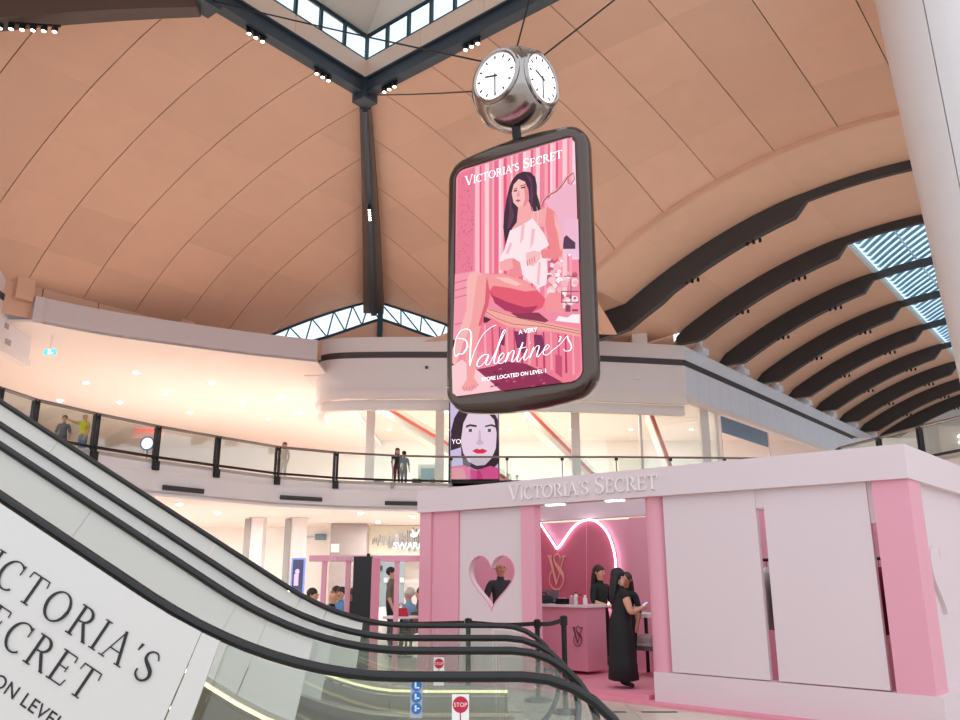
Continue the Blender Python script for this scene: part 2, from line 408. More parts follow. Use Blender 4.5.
obj('gable_post', MB().box(cp(380.5, 322)+Vector((0, -.1, -.6)), (.22, .3, 2.6)), M_winframe, ceil)
obj('gable_panel', MB().prism(botL+[cp(379, 360), cp(282, 360)], hN*.05), M_roof, ceil)
obj('gable_panel', MB().prism(botR+[cp(382, 360), cp(462, 360)], hN*.05), M_roof, ceil)
# plywood upstand below the left gore, between roof edge and bulkhead
for k in range(-5, 10):
    a, b = roof_pt(-13.75, -(-1+2.1*k)-.02, 0), roof_pt(-13.75, -(-1+2.1*(k+1))+.02, 0)
    obj('upstand_board', MB().hexa([a+Vector((0,0,z)) if p == 0 else p+Vector((0,0,z)) for z in (10.6, 12.3) for p in (a, b, b-A2*.05, a-A2*.05)]), M_roof, ceil)
obj('upstand_backing', MB().bar(roof_pt(-13.9, 10, 11.75), roof_pt(-13.9, -19, 11.75), .06, 1.2), M_roofback, ceil)
for k in (-2.6, 3.9):
    a = roof_pt(-13.6, -k, 0); obj('upstand_pier', MB().box(a+Vector((0,0,11.75)), (.25, .6, 1.1), A2, B2), M_roof, ceil)
# barrel vault of the side mall
zv = lambda s: 15.5-.029*(s-10)**2 if s > 0 else 12.6+1.1*s
VB0 = 10.75
fV = lambda s, be: roof_pt(s+1.09, be, zv(s))
ribs = [14.15+5.2*k for k in range(9)]
edges = [VB0]+ribs
M_vault = mat('lit_vault_veneer', 'e8bfa4', .45, 0, .05, 1.3, rnd=.05)  # lighter copy of the roof veneer: glow from the rooflight put into the colour
SS = [-1.5, 0, 2.6, 5.1, 7.6]
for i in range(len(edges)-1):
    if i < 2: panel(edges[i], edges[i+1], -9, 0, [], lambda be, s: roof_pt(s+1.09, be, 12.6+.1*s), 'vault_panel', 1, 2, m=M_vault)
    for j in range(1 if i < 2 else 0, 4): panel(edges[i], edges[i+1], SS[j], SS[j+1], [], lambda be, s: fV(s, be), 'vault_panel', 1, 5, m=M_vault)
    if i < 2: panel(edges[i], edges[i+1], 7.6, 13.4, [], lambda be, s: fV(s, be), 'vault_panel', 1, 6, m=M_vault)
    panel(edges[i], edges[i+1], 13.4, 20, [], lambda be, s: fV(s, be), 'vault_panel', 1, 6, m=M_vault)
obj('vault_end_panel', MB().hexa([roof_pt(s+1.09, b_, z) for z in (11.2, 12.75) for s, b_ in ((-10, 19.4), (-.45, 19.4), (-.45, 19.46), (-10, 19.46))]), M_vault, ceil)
mb = MB()   # mouth arch soffit
prof = lin_(0, 20, 40)
mb.loft([[fV(s, VB0-.12)+Vector((0,0,.25)), fV(s, VB0-.12)+Vector((0,0,-.02)), fV(s, VB0+.02)+Vector((0,0,-.02)), fV(s, VB0+.02)+Vector((0,0,.25))] for s in prof])
obj('arch_trim', mb, M_roof, ceil)
for i, be in enumerate(ribs):
    rings = []
    for s in lin_((-3.5, -.2)[i] if i < 2 else -1.4, 20, 46):
        ss = s if s < 10 else 20-s
        dp = (1.15-.05*ss) if ss < 7.4 else .34
        wdt = .34 if ss < 7.4 else .2
        dp = 1.15 if i == 0 and s < 2 else (max(.05, min(dp, zv(s)-12.03)) if s > -.4 else .4)
        t = Vector((0,0,(12.6+.1*s if i == 0 and s < 0 else zv(s))-.01)); c = roof_pt(s+1.09, be, 0)
        rings.append([c-B2*wdt/2+t, c-B2*wdt/2+t-Vector((0,0,dp)), c+B2*wdt/2+t-Vector((0,0,dp)), c+B2*wdt/2+t])
    rb = obj('vault_rib', MB().loft(rings), M_rib, ceil)
    for s in (3.0, 5.6):
        for k in (-1, 0, 1):
            c = roof_pt(s+1.09+k*.25, be, zv(s)-(1.15-.05*s)-.02)
            obj('rib_spot', MB().lathe([(.03, 0), (.06, -.03), (.06, -.16), (.05, -.17)], c, 8), M_black, rb)
# louvred rooflight over the vault crest
M_louv = mat('blue_louvre', '7cc4e2', .4, .0)
mb = MB()
for s in (7.55, 13.45): mb.bar(fV(s, ribs[1])+Vector((0,0,.06)), fV(s, ribs[-1])+Vector((0,0,.06)), .16, .2)
mb.bar(fV(9.3, ribs[1])+Vector((0,0,.12)), fV(9.3, ribs[-1])+Vector((0,0,.12)), .05, .06)
rl = obj('rooflight', mb, mat('rooflight_frame', 'dfeef0', .4), ceil)
for i in range(1, len(ribs)-1):
    obj('pane', MB().loft([[fV(s, ribs[i]+.1)+Vector((0,0,.02)), fV(s, ribs[i+1]-.1)+Vector((0,0,.02)), fV(s, ribs[i+1]-.1)+Vector((0,0,.04)), fV(s, ribs[i]+.1)+Vector((0,0,.04))] for s in lin_(7.6, 13.4, 6)]), M_sky_glass, rl)
for k in range(74):
    be0 = ribs[1]+.15+k*.6; pts = []
    for s in lin_(7.65, 13.35, 8):
        be = be0-(s-7.65)*1.15
        if ribs[1] < be < ribs[-1]: pts.append(fV(s, be)+Vector((0,0,.32)))
    if len(pts) > 1: 
        n_ = (pts[-1]-pts[0]).cross(Vector((0,0,1))).normalized()*.1
        obj('louvre', MB().loft([[p-n_, p+n_, p+n_+Vector((0,0,.03)), p-n_+Vector((0,0,.03))] for p in pts]), M_louv, rl)
ew = [roof_pt(s+1.09, ribs[-1]+.6, 0) for s in (-4, 26)]
struct('wall_mall_end', MB().hexa([v+Vector((0,0,z)) for z in (0, 17) for v in (ew[0], ew[1], ew[1]-B2*.3, ew[0]-B2*.3)]), M_white)
# ---- galleries (upper level) : rail line in plan taken at rail height 6.3
GZ, RZ, SZ = 5.2, 6.3, 4.1
rp = [(-60, 369), (0, 388), (36, 400), (97, 414), (158, 426.5), (218, 437), (278, 447), (336, 452.5), (393, 455.5), (451, 457), (507, 457), (562, 457), (616, 457), (670, 457.5), (724, 458), (790, 459)]
RP = [at_z(x, y, RZ) for x, y in rp]
RP = [Vector((p.x, p.y, 0)) for p in RP]
Z = lambda z: Vector((0, 0, z))
def wall_strip(name, pts, z0, z1, th, m, parent=None, smooth=False):
    """vertical band along a plan polyline, thickness th to the far side"""
    rings = []
    n = len(pts)
    for i, p in enumerate(pts):
        t = (pts[min(i+1, n-1)]-pts[max(i-1, 0)]).normalized(); o_ = Vector((-t.y, t.x, 0))*th
        rings.append([p+Z(z0), p+Z(z1), p+o_+Z(z1), p+o_+Z(z0)])
    mb = MB().loft(rings)
    return obj(name, mb, m, parent, smooth) if parent else struct(name, mb, m, smooth)
back = [Vector((32, 60, 0)), Vector((-40, 60, 0)), Vector((-40, RP[0].y, 0))]
RPe = RP+[Vector((13.3, 33.6, 0)), Vector((14.2, 30, 0)), Vector((14.6, 26.6, 0)), Vector((15.0, 24.5, 0)), Vector((15.4, 18, 0))]
slabpoly = RPe+[Vector((40, 18, 0))]+back
upf = struct('floor_upper', MB().prism([p+Z(GZ-.12) for p in slabpoly], (0, 0, .12)), mat('upper_floor_stone', 'efe3da', .35))
upc = struct('ceiling_lower', MB().prism([p+Z(SZ) for p in slabpoly], (0, 0, .1)), M_cream)
wf = wall_strip('wall_slab_edge', RPe, SZ-.02, GZ-.0, .12, M_bulk)
wall_strip('slab_ledge', [p+Vector((0, -.05, 0)) for p in RPe], 4.80, 4.86, .1, M_white, wf)
wall_strip('slab_lip', [p+Vector((0, -.08, 0)) for p in RPe], SZ-.06, SZ+.03, .2, M_white, wf)
def on_slab(px, py):
    """point on the slab edge wall under a pixel"""
    best = None
    for i in range(len(RPe)-1):
        a, b = RPe[i], RPe[i+1]; t = (b-a).normalized(); n = Vector((t.y, -t.x, 0)); p = at_pl(px, py, a, n)
        s = (Vector((p.x, p.y, 0))-a).dot(t)
        if -.01 <= s <= (b-a).length+.01 and (best is None or p.y < best[0].y): best = (p, t, n)
    return best
for px, py, wpx in ((183, 489.5, 46), (301, 498.5, 42), (404, 503.5, 36)):
    p, t, n = on_slab(px, py); wm = wpx*(p.y)/FPX/abs(t.x+.0001*0 or 1) if False else wpx*p.y/FPX*1.05
    obj('vent_slot', MB().box(p+n*.03, (wm, .1, .16), t, n), M_darkline, wf)
for px, py in ((170, 446), (255, 494), (345, 506), (356, 489), (370, 490)): pass
# bulkheads above the galleries
M_str = mat('bulkhead_stripe', '4a4246', .5)
Apts = [Vector(p) for p in ((-14.6, 10, 0), (-16.2, 20, 0), (-17, 26.6, 0), (-17.3, 30.0, 0))]
bA = wall_strip('wall_bulkhead_left', Apts, 9.3, 12.0, .4, M_bulk)
wall_strip('bulkhead_stripe', [p+Vector((.03, 0, 0)) for p in Apts], 11.05, 11.3, .1, M_str, bA)
wall_strip('bulkhead_lip', [p+Vector((.10, 0, 0)) for p in Apts], 9.25, 9.5, .3, M_white, bA)
Bpts = [at_z(x, y, 11.4) for x, y in ((36, 296), (110, 311), (180, 322), (250, 332), (318, 340))]; Bpts = [Vector((p.x, p.y, 0)) for p in Bpts]
bB = wall_strip('wall_bulkhead_curved', catmull(Bpts, 4), 10.42, 11.4, .3, mat('mauve_grey_plaster', 'd6cacd', .55, 0, .03))
wall_strip('wall_bulkhead_link', [Vector((-17.3, 29.9, 0)), Bpts[0]], 10.42, 11.4, .3, MATS['mauve_grey_plaster'])
Cp = [at_z(x, y, 12) for x, y in ((321, 342), (326, 340), (335, 338.5), (352, 337.5), (385, 337), (445, 337), (520, 338), (600, 341), (683, 345.5))]; Cp = [Vector((p.x, p.y, 0)) for p in Cp]
Cp = [Cp[0]+Vector((-.5, 3.2, 0)), Cp[0]+Vector((-.35, 1.2, 0))]+Cp
Dp = [Cp[-1]+(-B2)*k for k in (0, 5.2, 10.4, 15.6, 20.8, 26, 31.2, 36.4)]
Cs = catmull(Cp, 3)
bC = wall_strip('wall_bulkhead_centre', Cs, 9.2, 12.0, .4, M_bulk)
wall_strip('bulkhead_stripe', [p+Vector((0, -.03, 0)) for p in Cs[3:]], 11.02, 11.30, .2, M_str, bC)
wall_strip('bulkhead_lip', [p+Vector((0, -.12, 0)) for p in Cs], 9.15, 9.5, .3, M_white, bC)
wall_strip('bulkhead_lip', [p+Vector((0, .5, 0)) for p in Cs], 8.75, 9.2, .3, M_white, bC)
bD = wall_strip('wall_bulkhead_right', Dp, 9.4, 12.0, .4, mat('skylight_tinted_cladding', 'e9effb', .45, 0, .03, 1.5))  # bluish cast of the skylight is painted into the cladding colour
off = Vector((A2.x, A2.y, 0))*.03
wall_strip('bulkhead_stripe', [p+off for p in Dp], 11.02, 11.30, .2, M_str, bD)
wall_strip('bulkhead_lip', [p+off*4 for p in Dp], 9.3, 9.55, .3, M_white, bD)
for i, p in enumerate(Dp[:-1]):     # cladding panels with joints and upstand fins
    for k in range(4):
        a = p+(-B2)*(1.3*k+.02); b = p+(-B2)*(1.3*k+1.28); o2 = A2*.02
        obj('cladding_panel', MB().hexa([v+Z(z) for z in (9.56, 10.98) for v in (a, b, b+o2, a+o2)]), mat('skylight_tinted_cladding', 'd3d8e6'), bD)
    obj('parapet_fin', MB().box(p-B2*1.9-A2*.1+Z(12.3), (.4, .3, .85), A2, B2).box(p-B2*1.9+A2*.05+Z(12.08), (.5, .7, .3), A2, B2), mat('skylight_tinted_cladding', 'e9effb'), bD)
for px in (640,):
    p = at_z(px, 343, 12); obj('parapet_fin', MB().box((p.x, p.y+.2, 12.15), (.7, .4, .9)), M_bulk, bC)
p = at_pl(425, 379.5, Cs[12], Vector((0, -1, 0))); obj('vent_slot', MB().box((p.x, p.y-.02, p.z), (1.6, .2, .17)), M_darkline, bC)
for nm, px, py, sz, mm in (('wall_speaker', 427, 369, .13, M_darkline), ('wall_camera', 618, 386, .16, M_darkline), ('junction_plate', 640, 373, .3, M_white)):
    p = at_pl(px, py, Cs[12], Vector((0, -1, 0))); obj(nm, MB().box((p.x, p.y-.12+(px-445)*.0045, p.z), (sz, .2, sz)), mm, bC)
for px, py, a_ in ((6, 326, .5), (7, 342, .9), (19, 326, .3)):
    p = at_pl(px, py, Apts[2], Vector((1, .1, 0)).normalized()); obj('access_plate', MB().box(p, (.08, .3*a_+.1, .2)), mat('plate_grey', 'aaa2a4', .5), bA)
# ceilings of the upper gallery
cA = struct('ceiling_gallery', MB().prism([p+Z(10.4) for p in catmull(Bpts, 4)]+[Vector((-7, 58, 10.4)), Vector((-40, 58, 10.4)), Vector((-40, 28, 10.4))], (0, 0, .1)), M_cream)
cC = struct('ceiling_shop', MB().prism([p+Z(10.9)+Vector((.0, .42, 0)) for p in Cs]+[p-A2*.42+Z(10.9) for p in Dp[1:]]+[Vector((33, 86, 10.9)), Vector((-7.6, 60, 10.9))], (0, 0, .1)), M_cream)
struct('ceiling_left', MB().prism([Vector(p) for p in ((-14.6, 10, 9.28), (-16.2, 20, 9.28), (-17, 26.6, 9.28), (-17.3, 30, 9.28), (-40, 30, 9.28), (-40, 10, 9.28))], (0, 0, .1)), M_cream)
struct('wall_gallery_return', MB().box((-7.6, 48, 10.65), (.9, 24, .6)), M_white)
# back walls
M_wallw = mat('warm_white_wall', 'fbf5f1', .6, 0, .02, .8)
struct('wall_upper_back', MB().box((-10, 58, 8.1), (84, .3, 6.0)), M_wallw)
struct('wall_upper_left', MB().box((-36, 35, 8.1), (.3, 50, 6.0)), M_wallw)
struct('wall_lower_back', MB().box((-5, 46, 2.05), (90, .3, 4.1)), M_wallw)
struct('wall_lower_left', MB().box((-34, 20, 2.05), (.3, 60, 4.1)), M_wallw)
struct('wall_lower_right', MB().box((26, 30, 2.05), (.3, 40, 4.1)), M_wallw)
struct('wall_upper_right', MB().box((26, 26, 7.2), (.3, 34, 4.0)), M_wallw)
# stepped bulkhead at the back of the left gallery
struct('trim_1', MB().bar(at_y(40, 385, 44)+Vector((0,0,-.3)), at_y(212, 424, 57), .4, 1.0), M_cream)
# downlights: fixture plus its lamp
def downlight(p, power, size=.28, parent=None, col=(1, .97, .945)):
    o = obj('downlight', MB().lathe([(size*.75, 0), (size*.75, -.03), (size*.5, -.03), (size*.5, -.01)], p, 14), M_white, parent)
    obj('lens', MB().lathe([(.01, -.10), (.1, -.08), (.13, -.02)], p, 10), M_lampw, o)
    ld = bpy.data.lights.new('downlight_lamp', 'AREA'); ld.shape = 'DISK'; ld.size = size; ld.energy = power; ld.color = col
    lo = bpy.data.objects.new('downlight_lamp', ld); COL.objects.link(lo); lo.location = Vector(p)+Vector((0, 0, -.12)); 
for px, py in ((136, 372), (86, 382), (166, 393), (212, 383), (243, 402), (282, 396), (268, 418), (60, 400), (190, 412), (300, 412), (120, 402)):
    p = at_z(px, py, 10.4); downlight(p, 92, .3, cA)
for x in range(-6, 18, 4):
    for y in (42, 47, 53):
        if x > 9 and y < 50: continue
        downlight((x, y, 10.9), 150, .3, cC)
for x in range(-32, 22, 6):
    for y in (30, 34.5, 40.5):
        if y == 30 and -14 < x < 14 : continue
        downlight((x+3, y, SZ), 165, .26, upc)
for x in (-3, 3, 9):
    downlight((x, 36.5, SZ), 165, .26, upc)
for y in (14, 20, 26): downlight((-20, y, 9.28), 220, .3, cA)
# ================================================================ THINGS
# ---- white tapering column
cx, cy = 11.5, 16.6
colm = struct_empty('column', (cx, cy, 0)); M_col = mat('column_cladding', 'e2dcdc', .4, 0, .02, 1)
rc = lambda z: 1.22+.056*(z-6)
def colring(z, a0, a1, n, r): return [Vector((cx+r*math.cos(a0+(a1-a0)*k/n), cy+r*math.sin(a0+(a1-a0)*k/n), z)) for k in range(n+1)]
for k in range(6):
    a0 = math.radians(60*k+32.5); a1 = math.radians(60*(k+1)+31.5); mb = MB()
    zs = [0, 4, 8, 12, 16, 19]; rings = []
    for z in zs: rings.append(colring(z, a0, a1, 8, rc(z))+colring(z, a0, a1, 8, rc(z)-.06)[::-1])
    obj('cladding_panel', mb.loft(rings), M_col, colm, 'auto')
obj('column_core', MB().loft([colring(z, 0, math.radians(345), 23, rc(z)-.1) for z in (0, 19)]), M_darkline, colm)
# ---- gallery balustrades
M_rail = mat('rail_steel', '8d8784', .3, .7); M_post = mat('post_dark', '2e2c30', .4, .4)
def balustrade(pts, heavy, label):
    r = thing('glass_balustrade', pts[0]+Z(GZ), label, 'balustrade')
    lx = lambda p, q_: (q_-p).normalized()
    obj('handrail', MB().tube([p+Z(RZ) for p in pts], .055 if heavy else .045, 8), M_rail, r)
    obj('bottom_rail', MB().tube([p+Z(GZ+.09) for p in pts], .05, 6), M_post, r)
    for i, p in enumerate(pts):
        t = lx(pts[max(i-1, 0)], pts[min(i+1, len(pts)-1)]); n = Vector((t.y, -t.x, 0))
        if heavy:
            mb = MB()
            for s in (-.07, .07): mb.box(p+t*s+n*.02+Z((RZ+GZ-.3)/2), (.05, .12, RZ-GZ+.3), t, n)
            mb.box(p+n*.1+Z(GZ-.2), (.2, .12, .3), t, n); pm = M_post
        else: mb = MB().box(p+Z((RZ+GZ)/2), (.05, .07, RZ-GZ), t, n).box(p+n*.08+Z(GZ-.15), (.12, .1, .22), t, n); pm = M_rail
        po = obj('post', mb, pm, r)
        obj('post_clamp', MB().box(p+n*.03+Z(RZ-.1), (.13, .1, .1), t, n), M_black, po)
        if i < len(pts)-1:
            a, b = p+t*.06, pts[i+1]; t2 = lx(p, b); a = p+t2*.08; b = b-t2*.08; n2 = Vector((t2.y, -t2.x, 0))*.012
            obj('glass_panel', MB().hexa([v+Z(z) for z in (GZ+.16, RZ-.07) for v in (a, b, b+n2, a+n2)]), M_glass, r)
balustrade(RP[:8], True, 'glass balustrade with dark twin posts along the left curve of the upper gallery')
balustrade(RP[7:], False, 'glass balustrade with slim steel posts along the straight far side of the upper gallery')
balustrade([Vector((13.9, 31.2, 0)), Vector((14.3, 28.8, 0)), Vector((14.6, 26.6, 0)), Vector((15.0, 24.4, 0)), Vector((15.2, 21.5, 0))], True, 'dark framed glass balustrade beside the white column above the booth roof corner')
# ---- upper shopfronts
M_mull = mat('shopfront_frame', 'e6dedc', .4)
M_red = mat('red_edge', 'd8553f', .5)
sf_y = 40.0
sfr = thing('shopfront', (5, sf_y, GZ), 'tall glazed shopfront of the upper level behind the far balustrade', 'shopfront')
cols = [371, 440, 452, 498, 575, 640, 704, 716]
xs = [at_y(c, 430, sf_y).x for c in cols]
obj('head_frame', MB().box(((xs[0]+xs[-1])/2, sf_y, 10.75), (xs[-1]-xs[0], .15, .3)), M_mull, sfr)
for x, c in zip(xs, cols):
    wd = .42 if c in (371, 440, 575, 704) else .12
    obj('mullion', MB().box((x, sf_y-.1, (10.9+GZ)/2), (wd, .25, 10.9-GZ)), M_mull, sfr)
for a, b in zip(xs[:-1], xs[1:]): obj('pane', MB().box(((a+b)/2, sf_y, (10.6+GZ)/2), (b-a-.1, .02, 10.6-GZ)), M_glass, sfr)
def stair(label, p, q_, wd=2.2):
    r = thing('shop_stair', (min(p.x, q_.x), p.y, GZ), label, 'staircase', None)
    q_ = p+(q_-p)*((p.z-GZ-.56)/(p.z-q_.z)); d = q_-p; o_ = Vector((0, wd, 0))
    obj('soffit', MB().hexa([p-Z(.55), q_-Z(.55), q_-Z(.55)+o_, p-Z(.55)+o_, p-Z(.12), q_-Z(.12), q_-Z(.12)+o_, p-Z(.12)+o_]), M_cream, r)
    obj('red_string', MB().bar(p+Vector((0, -.03, -.06)), q_+Vector((0, -.03, -.06)), .06, .16), M_red, r)
    obj('glass_side', MB().hexa([p, q_, q_+Vector((0,.02,0)), p+Vector((0,.02,0)), p+Z(.3), q_+Z(.3), q_+Z(.3)+Vector((0,.02,0)), p+Z(.3)+Vector((0,.02,0))]), M_glass, r)
stair('pale stair with a red edge sloping down behind the glass left of the face poster', at_y(382, 404, 42.5), at_y(458, 449, 42.5))
stair('pale stair with a red edge sloping down behind the glass under the hanging screen', at_y(526, 406, 42.5), at_y(590, 470, 42.5))
stair('steep pale stair with a red edge behind the glass right of the hanging screen', at_y(649, 407, 42.5), at_y(668, 458, 42.5), 1.2)
# things standing inside the upper shop
def gate(px, lab, wd=.5, h=1.1, y=41.5, c='4c4a4c'):
    p = at_y(px, 470, y); r = thing('security_gate', (p.x, y, GZ), lab, 'gate')
    obj('pylon', MB().box((p.x, y, GZ+h/2), (wd, .18, h)), mat('gate_grey'+c, c, .4), r); obj('base_plate', MB().box((p.x, y, GZ+.03), (wd+.15, .4, .06)), M_white, r)
gate(377, 'grey security gate pylon just inside the glass, first from the white shop column', .75); gate(417, 'narrow dark gate pylon right of the couple on the gallery', .45)
gate(437, 'dark gate pylon next to the left edge of the face poster', .6)
for px, lab, h in ((428, 'white display stand with a dark screen between the two gate pylons', 1.9),):
    p = at_y(px, 470, 42.2); r = thing('display_stand', (p.x, 42.2, GZ), lab, 'stand')
    obj('stand_body', MB().box((p.x, 42.2, GZ+h/2), (1.0, .3, h)), M_white, r); obj('screen', MB().box((p.x, 42.03, GZ+1.35), (.7, .03, .7)), mat('dim_screen', '6f8c93', .3), r)
p = at_y(535, 472, 41); r = thing('shop_counter', (p.x, 41, GZ), 'long low counter with a coral top inside the upper shop right of the face poster', 'counter')
obj('counter_body', MB().box((p.x, 41.2, GZ+.4), (4.6, .7, .8)), mat('counter_grey', '8a8380', .5), r); obj('counter_top', MB().box((p.x, 41.15, GZ+.86), (4.7, .85, .1)), mat('coral_top', 'ee8f74', .5), r)
# small shop blind on the right leg and back panel
q1, q2 = at_pl(719, 414, Dp[0]+A2*-1.2, A2), at_pl(768, 441, Dp[0]+A2*-1.2, A2)
r = thing('shop_blind', (q1.x, q1.y, GZ), 'blue grey shop blind under the skylight tinted bulkhead', 'blind')
zt, zb = q1.z, q1.z-.95
obj('blind_sheet', MB().hexa([Vector((v.x, v.y, z)) for z in (zb, zt) for v in (q1, q2, q2-A2*.05, q1-A2*.05)]), mat('blind_blue', '6f8fa8', .5), r)
for v in (q1, q2): obj('side_post', MB().box(Vector((v.x, v.y, (GZ+zt)/2)), (.12, .12, zt-GZ), A2, B2), M_mull, r)
obj('head_rail', MB().bar(Vector((q1.x, q1.y, zt)), Vector((q2.x, q2.y, zt)), .12, .12), M_mull, r)
# ---- face poster on the upper gallery
FY = 35.2
pf = lambda x, y, e=0.: at_y(x, y, FY)+Vector((0, -e, 0))
p0 = at_y(474, 478, FY)
fp = thing('digital_poster', (p0.x, FY, GZ), 'tall digital poster of a face with red lips and pink collar', 'poster')
c0, c1 = at_y(450, 402, FY), at_y(498.5, 480, FY)
obj('housing', MB().box(((c0.x+c1.x)/2, FY+.13, (c0.z+GZ)/2), (c1.x-c0.x+.08, .22, c0.z-GZ)), M_black, fp)
art = MB()
def lay(pts, col, k, fn): art.add([fn(x, y, .012+.004*k) for x, y in pts], [tuple(range(len(pts)))], col)
G = lambda pts: [(370+x/6, 390+y/6) for x, y in pts]      # zoom coordinates -> photo pixels
lay([(450.3, 402), (498.3, 402), (498.3, 479), (450.3, 479)], 'cfc0e6', 0, pf)
lay(G([(485,250),(505,170),(540,110),(600,90),(680,90),(740,130),(768,180),(770,440),(740,470),(560,460),(545,330),(520,300),(490,330)]), '3a2433', 1, pf)
lay(G([(560,200),(590,140),(640,120),(700,130),(745,180),(760,260),(755,350),(730,410),(690,450),(640,455),(590,430),(560,380),(545,310)]), 'ead2e4', 2, pf)
lay(G([(545,310),(560,380),(590,430),(640,455),(690,450),(700,470),(640,480),(580,455),(548,400)]), '54334a', 2.5, pf)
lay(G([(575,215),(600,205),(640,212),(640,224),(600,218),(578,228)]), '4a2a3a', 3, pf)
lay(G([(690,215),(730,205),(755,215),(752,226),(728,216),(692,224)]), '4a2a3a', 3, pf)
for ex in (602, 716):
    lay(G([(ex-28,242),(ex-5,232),(ex+24,242),(ex,252)]), 'f4ecf4', 3, pf); lay(G([(ex-10,234),(ex+10,234),(ex+10,252),(ex-10,252)]), '4a4a58', 4, pf)
lay(G([(655,240),(662,240),(668,300),(685,322),(655,332),(635,322),(650,300)]), 'd4b2cc', 3, pf)
lay(G([(612,366),(640,352),(658,358),(676,352),(706,366),(680,382),(640,382)]), 'd9304e', 4, pf)
lay(G([(484,460),(560,450),(640,485),(720,455),(772,470),(772,535),(484,535)]), 'f25a9c', 5, pf)
lay(G([(484,470),(560,465),(580,535),(484,535)]), 'f78fa0', 6, pf)
lay(G([(640,482),(660,482),(680,535),(640,535)]), 'e03f86', 6, pf)
lay(G([(484,275),(540,275),(545,345),(484,365)]), '43273c', 6, pf)
M_art = attr_mat('poster_print', .95)
obj('printed_image', art, M_art, fp)
for i, (txt, yy) in enumerate((('YO', 443),)):
    me = text_mesh(txt, .3, .004); pp = pf(451.5, yy+1, .05); obj('lettering', placed(me, frame(pp, (1,0,0), (0,0,1))), mat('sign_white', 'ffffff', .5, emit=.9), fp)
# ---- signs in the left gallery
pp = at_y(147.5, 443.5, 33.5); r = thing('round_sign', (pp.x, pp.y, GZ), 'round white sign with a blue ring behind the left balustrade', 'sign')
obj('sign_face', MB().disc(pp, (0,-1,0), .24, .04), mat('sign_white', 'ffffff'), r); obj('sign_rim', MB().tube([pp+Vector((.27*math.cos(a*math.pi/12), -.02, .27*math.sin(a*math.pi/12))) for a in range(24)], .035, 6, True), mat('blue_rim', '3f7fd0', .4), r)
obj('sign_stem', MB().box((pp.x, pp.y+.05, (GZ+pp.z)/2-.1), (.06, .06, pp.z-GZ-.2)), M_rail, r)
pp = at_y(147, 431, 50); r = thing('red_neon_sign', (pp.x, pp.y, GZ), 'red glowing lettering sign far back in the left gallery', 'sign')
obj('sign_board', MB().box((pp.x, pp.y+.15, pp.z+.35), (2.0, .1, 1.6)), mat('pale_pink_board', 'f8c9c6', .5), r); obj('board_leg', MB().box((pp.x, pp.y+.15, (GZ+pp.z)/2-.2), (.2, .1, pp.z-GZ-.4)), M_white, r)
obj('lettering', placed(text_mesh('TAX', .85, .03, 'CENTER'), frame(Vector((pp.x, pp.y+.05, pp.z-.05)), (1,0,0), (0,0,1))), mat('red_neon', 'ff5a5a', .4, emit=1.3), r)
pp = at_y(50, 352, 29.6); r = thing('exit_sign', (pp.x, pp.y, pp.z), 'small cyan lit exit sign hanging under the far left bulkhead', 'sign')
obj('sign_box', MB().box(pp, (.42, .08, .22)), mat('cyan_light', '49c8e8', .4, emit=1.0), r); obj('running_figure', MB().box(pp+Vector((0,-.05,0)), (.1, .02, .18)).box(pp+Vector((.06,-.05,-.04)), (.16, .02, .05)), mat('sign_white', 'ffffff'), r)
obj('hanger', MB().box(pp+Vector((0,0,.6)), (.03, .03, .95)), M_white, r)
# ---- ground floor shops behind the escalators
BY = 45.7
for px, wd, lab in ((255, .7, 'slim grey white pier by the lower left shops'), (296, .75, 'grey white pier with a blue poster at its foot'),):
    p = at_y(px, 560, 38); r = thing('shop_pier', (p.x, 38, 0), lab, 'pier')
    obj('pier_shaft', MB().box((p.x, 38, SZ/2), (wd, .6, SZ-.02)), M_mull, r); obj('pier_edge', MB().box((p.x-wd/2, 37.68, SZ/2), (.28, .06, SZ-.1)), mat('edge_grey', '9c9896', .5), r)
p = at_y(298, 575, 37.4); r = thing('poster_stand', (p.x, 37.4, 0), 'narrow dark blue poster stand in front of the grey white pier', 'poster')
zt = at_y(298, 558, 37.4).z; obj('poster_frame', MB().box((p.x, 37.4, zt/2), (.62, .1, zt)), mat('poster_blue_frame', '7f9ae0', .4), r); obj('poster_print', MB().box((p.x, 37.33, zt/2+.1), (.46, .03, zt-.35)), mat('poster_navy', '343a63', .4), r)
obj('figure_print', MB().box((p.x-.05, 37.31, zt/2+.2), (.2, .01, .5)).ball((p.x-.02, 37.31, zt/2+.55), (.1, .01, .12), 10), mat('poster_lilac', 'c8b4e0', .4), r)
p1, p2 = at_y(331, 525, 42), at_y(367, 525, 42); r = thing('shop_wall_block', ((p1.x+p2.x)/2, 42, 0), 'tall taupe wall block between the white shopfront and the jeweller', 'wall block')
obj('block_face', MB().box(((p1.x+p2.x)/2, 42.2, SZ/2), (p2.x-p1.x, .4, SZ-.02)), mat('taupe_gloss', '9d9390', .2, 0, .04), r)
pp = at_y(335, 548, 41.9); obj('square_sticker', MB().box(pp, (.42, .04, .42)), M_mull, r)
p = at_y(317, 537, 45.75); r = thing('shop_sign', (p.x, 45.75, p.z), 'small blue and white shop sign on the white wall left of the taupe block', 'sign')
obj('sign_plate', MB().box((p.x+.2, 45.78, p.z), (.6, .16, .32)), mat('sign_slate', '7d97a5', .5), r); obj('sign_rod', MB().box((p.x-.4, 45.78, p.z+.02), (.7, .12, .1)), mat('sign_pale', 'cdd6da', .5), r)
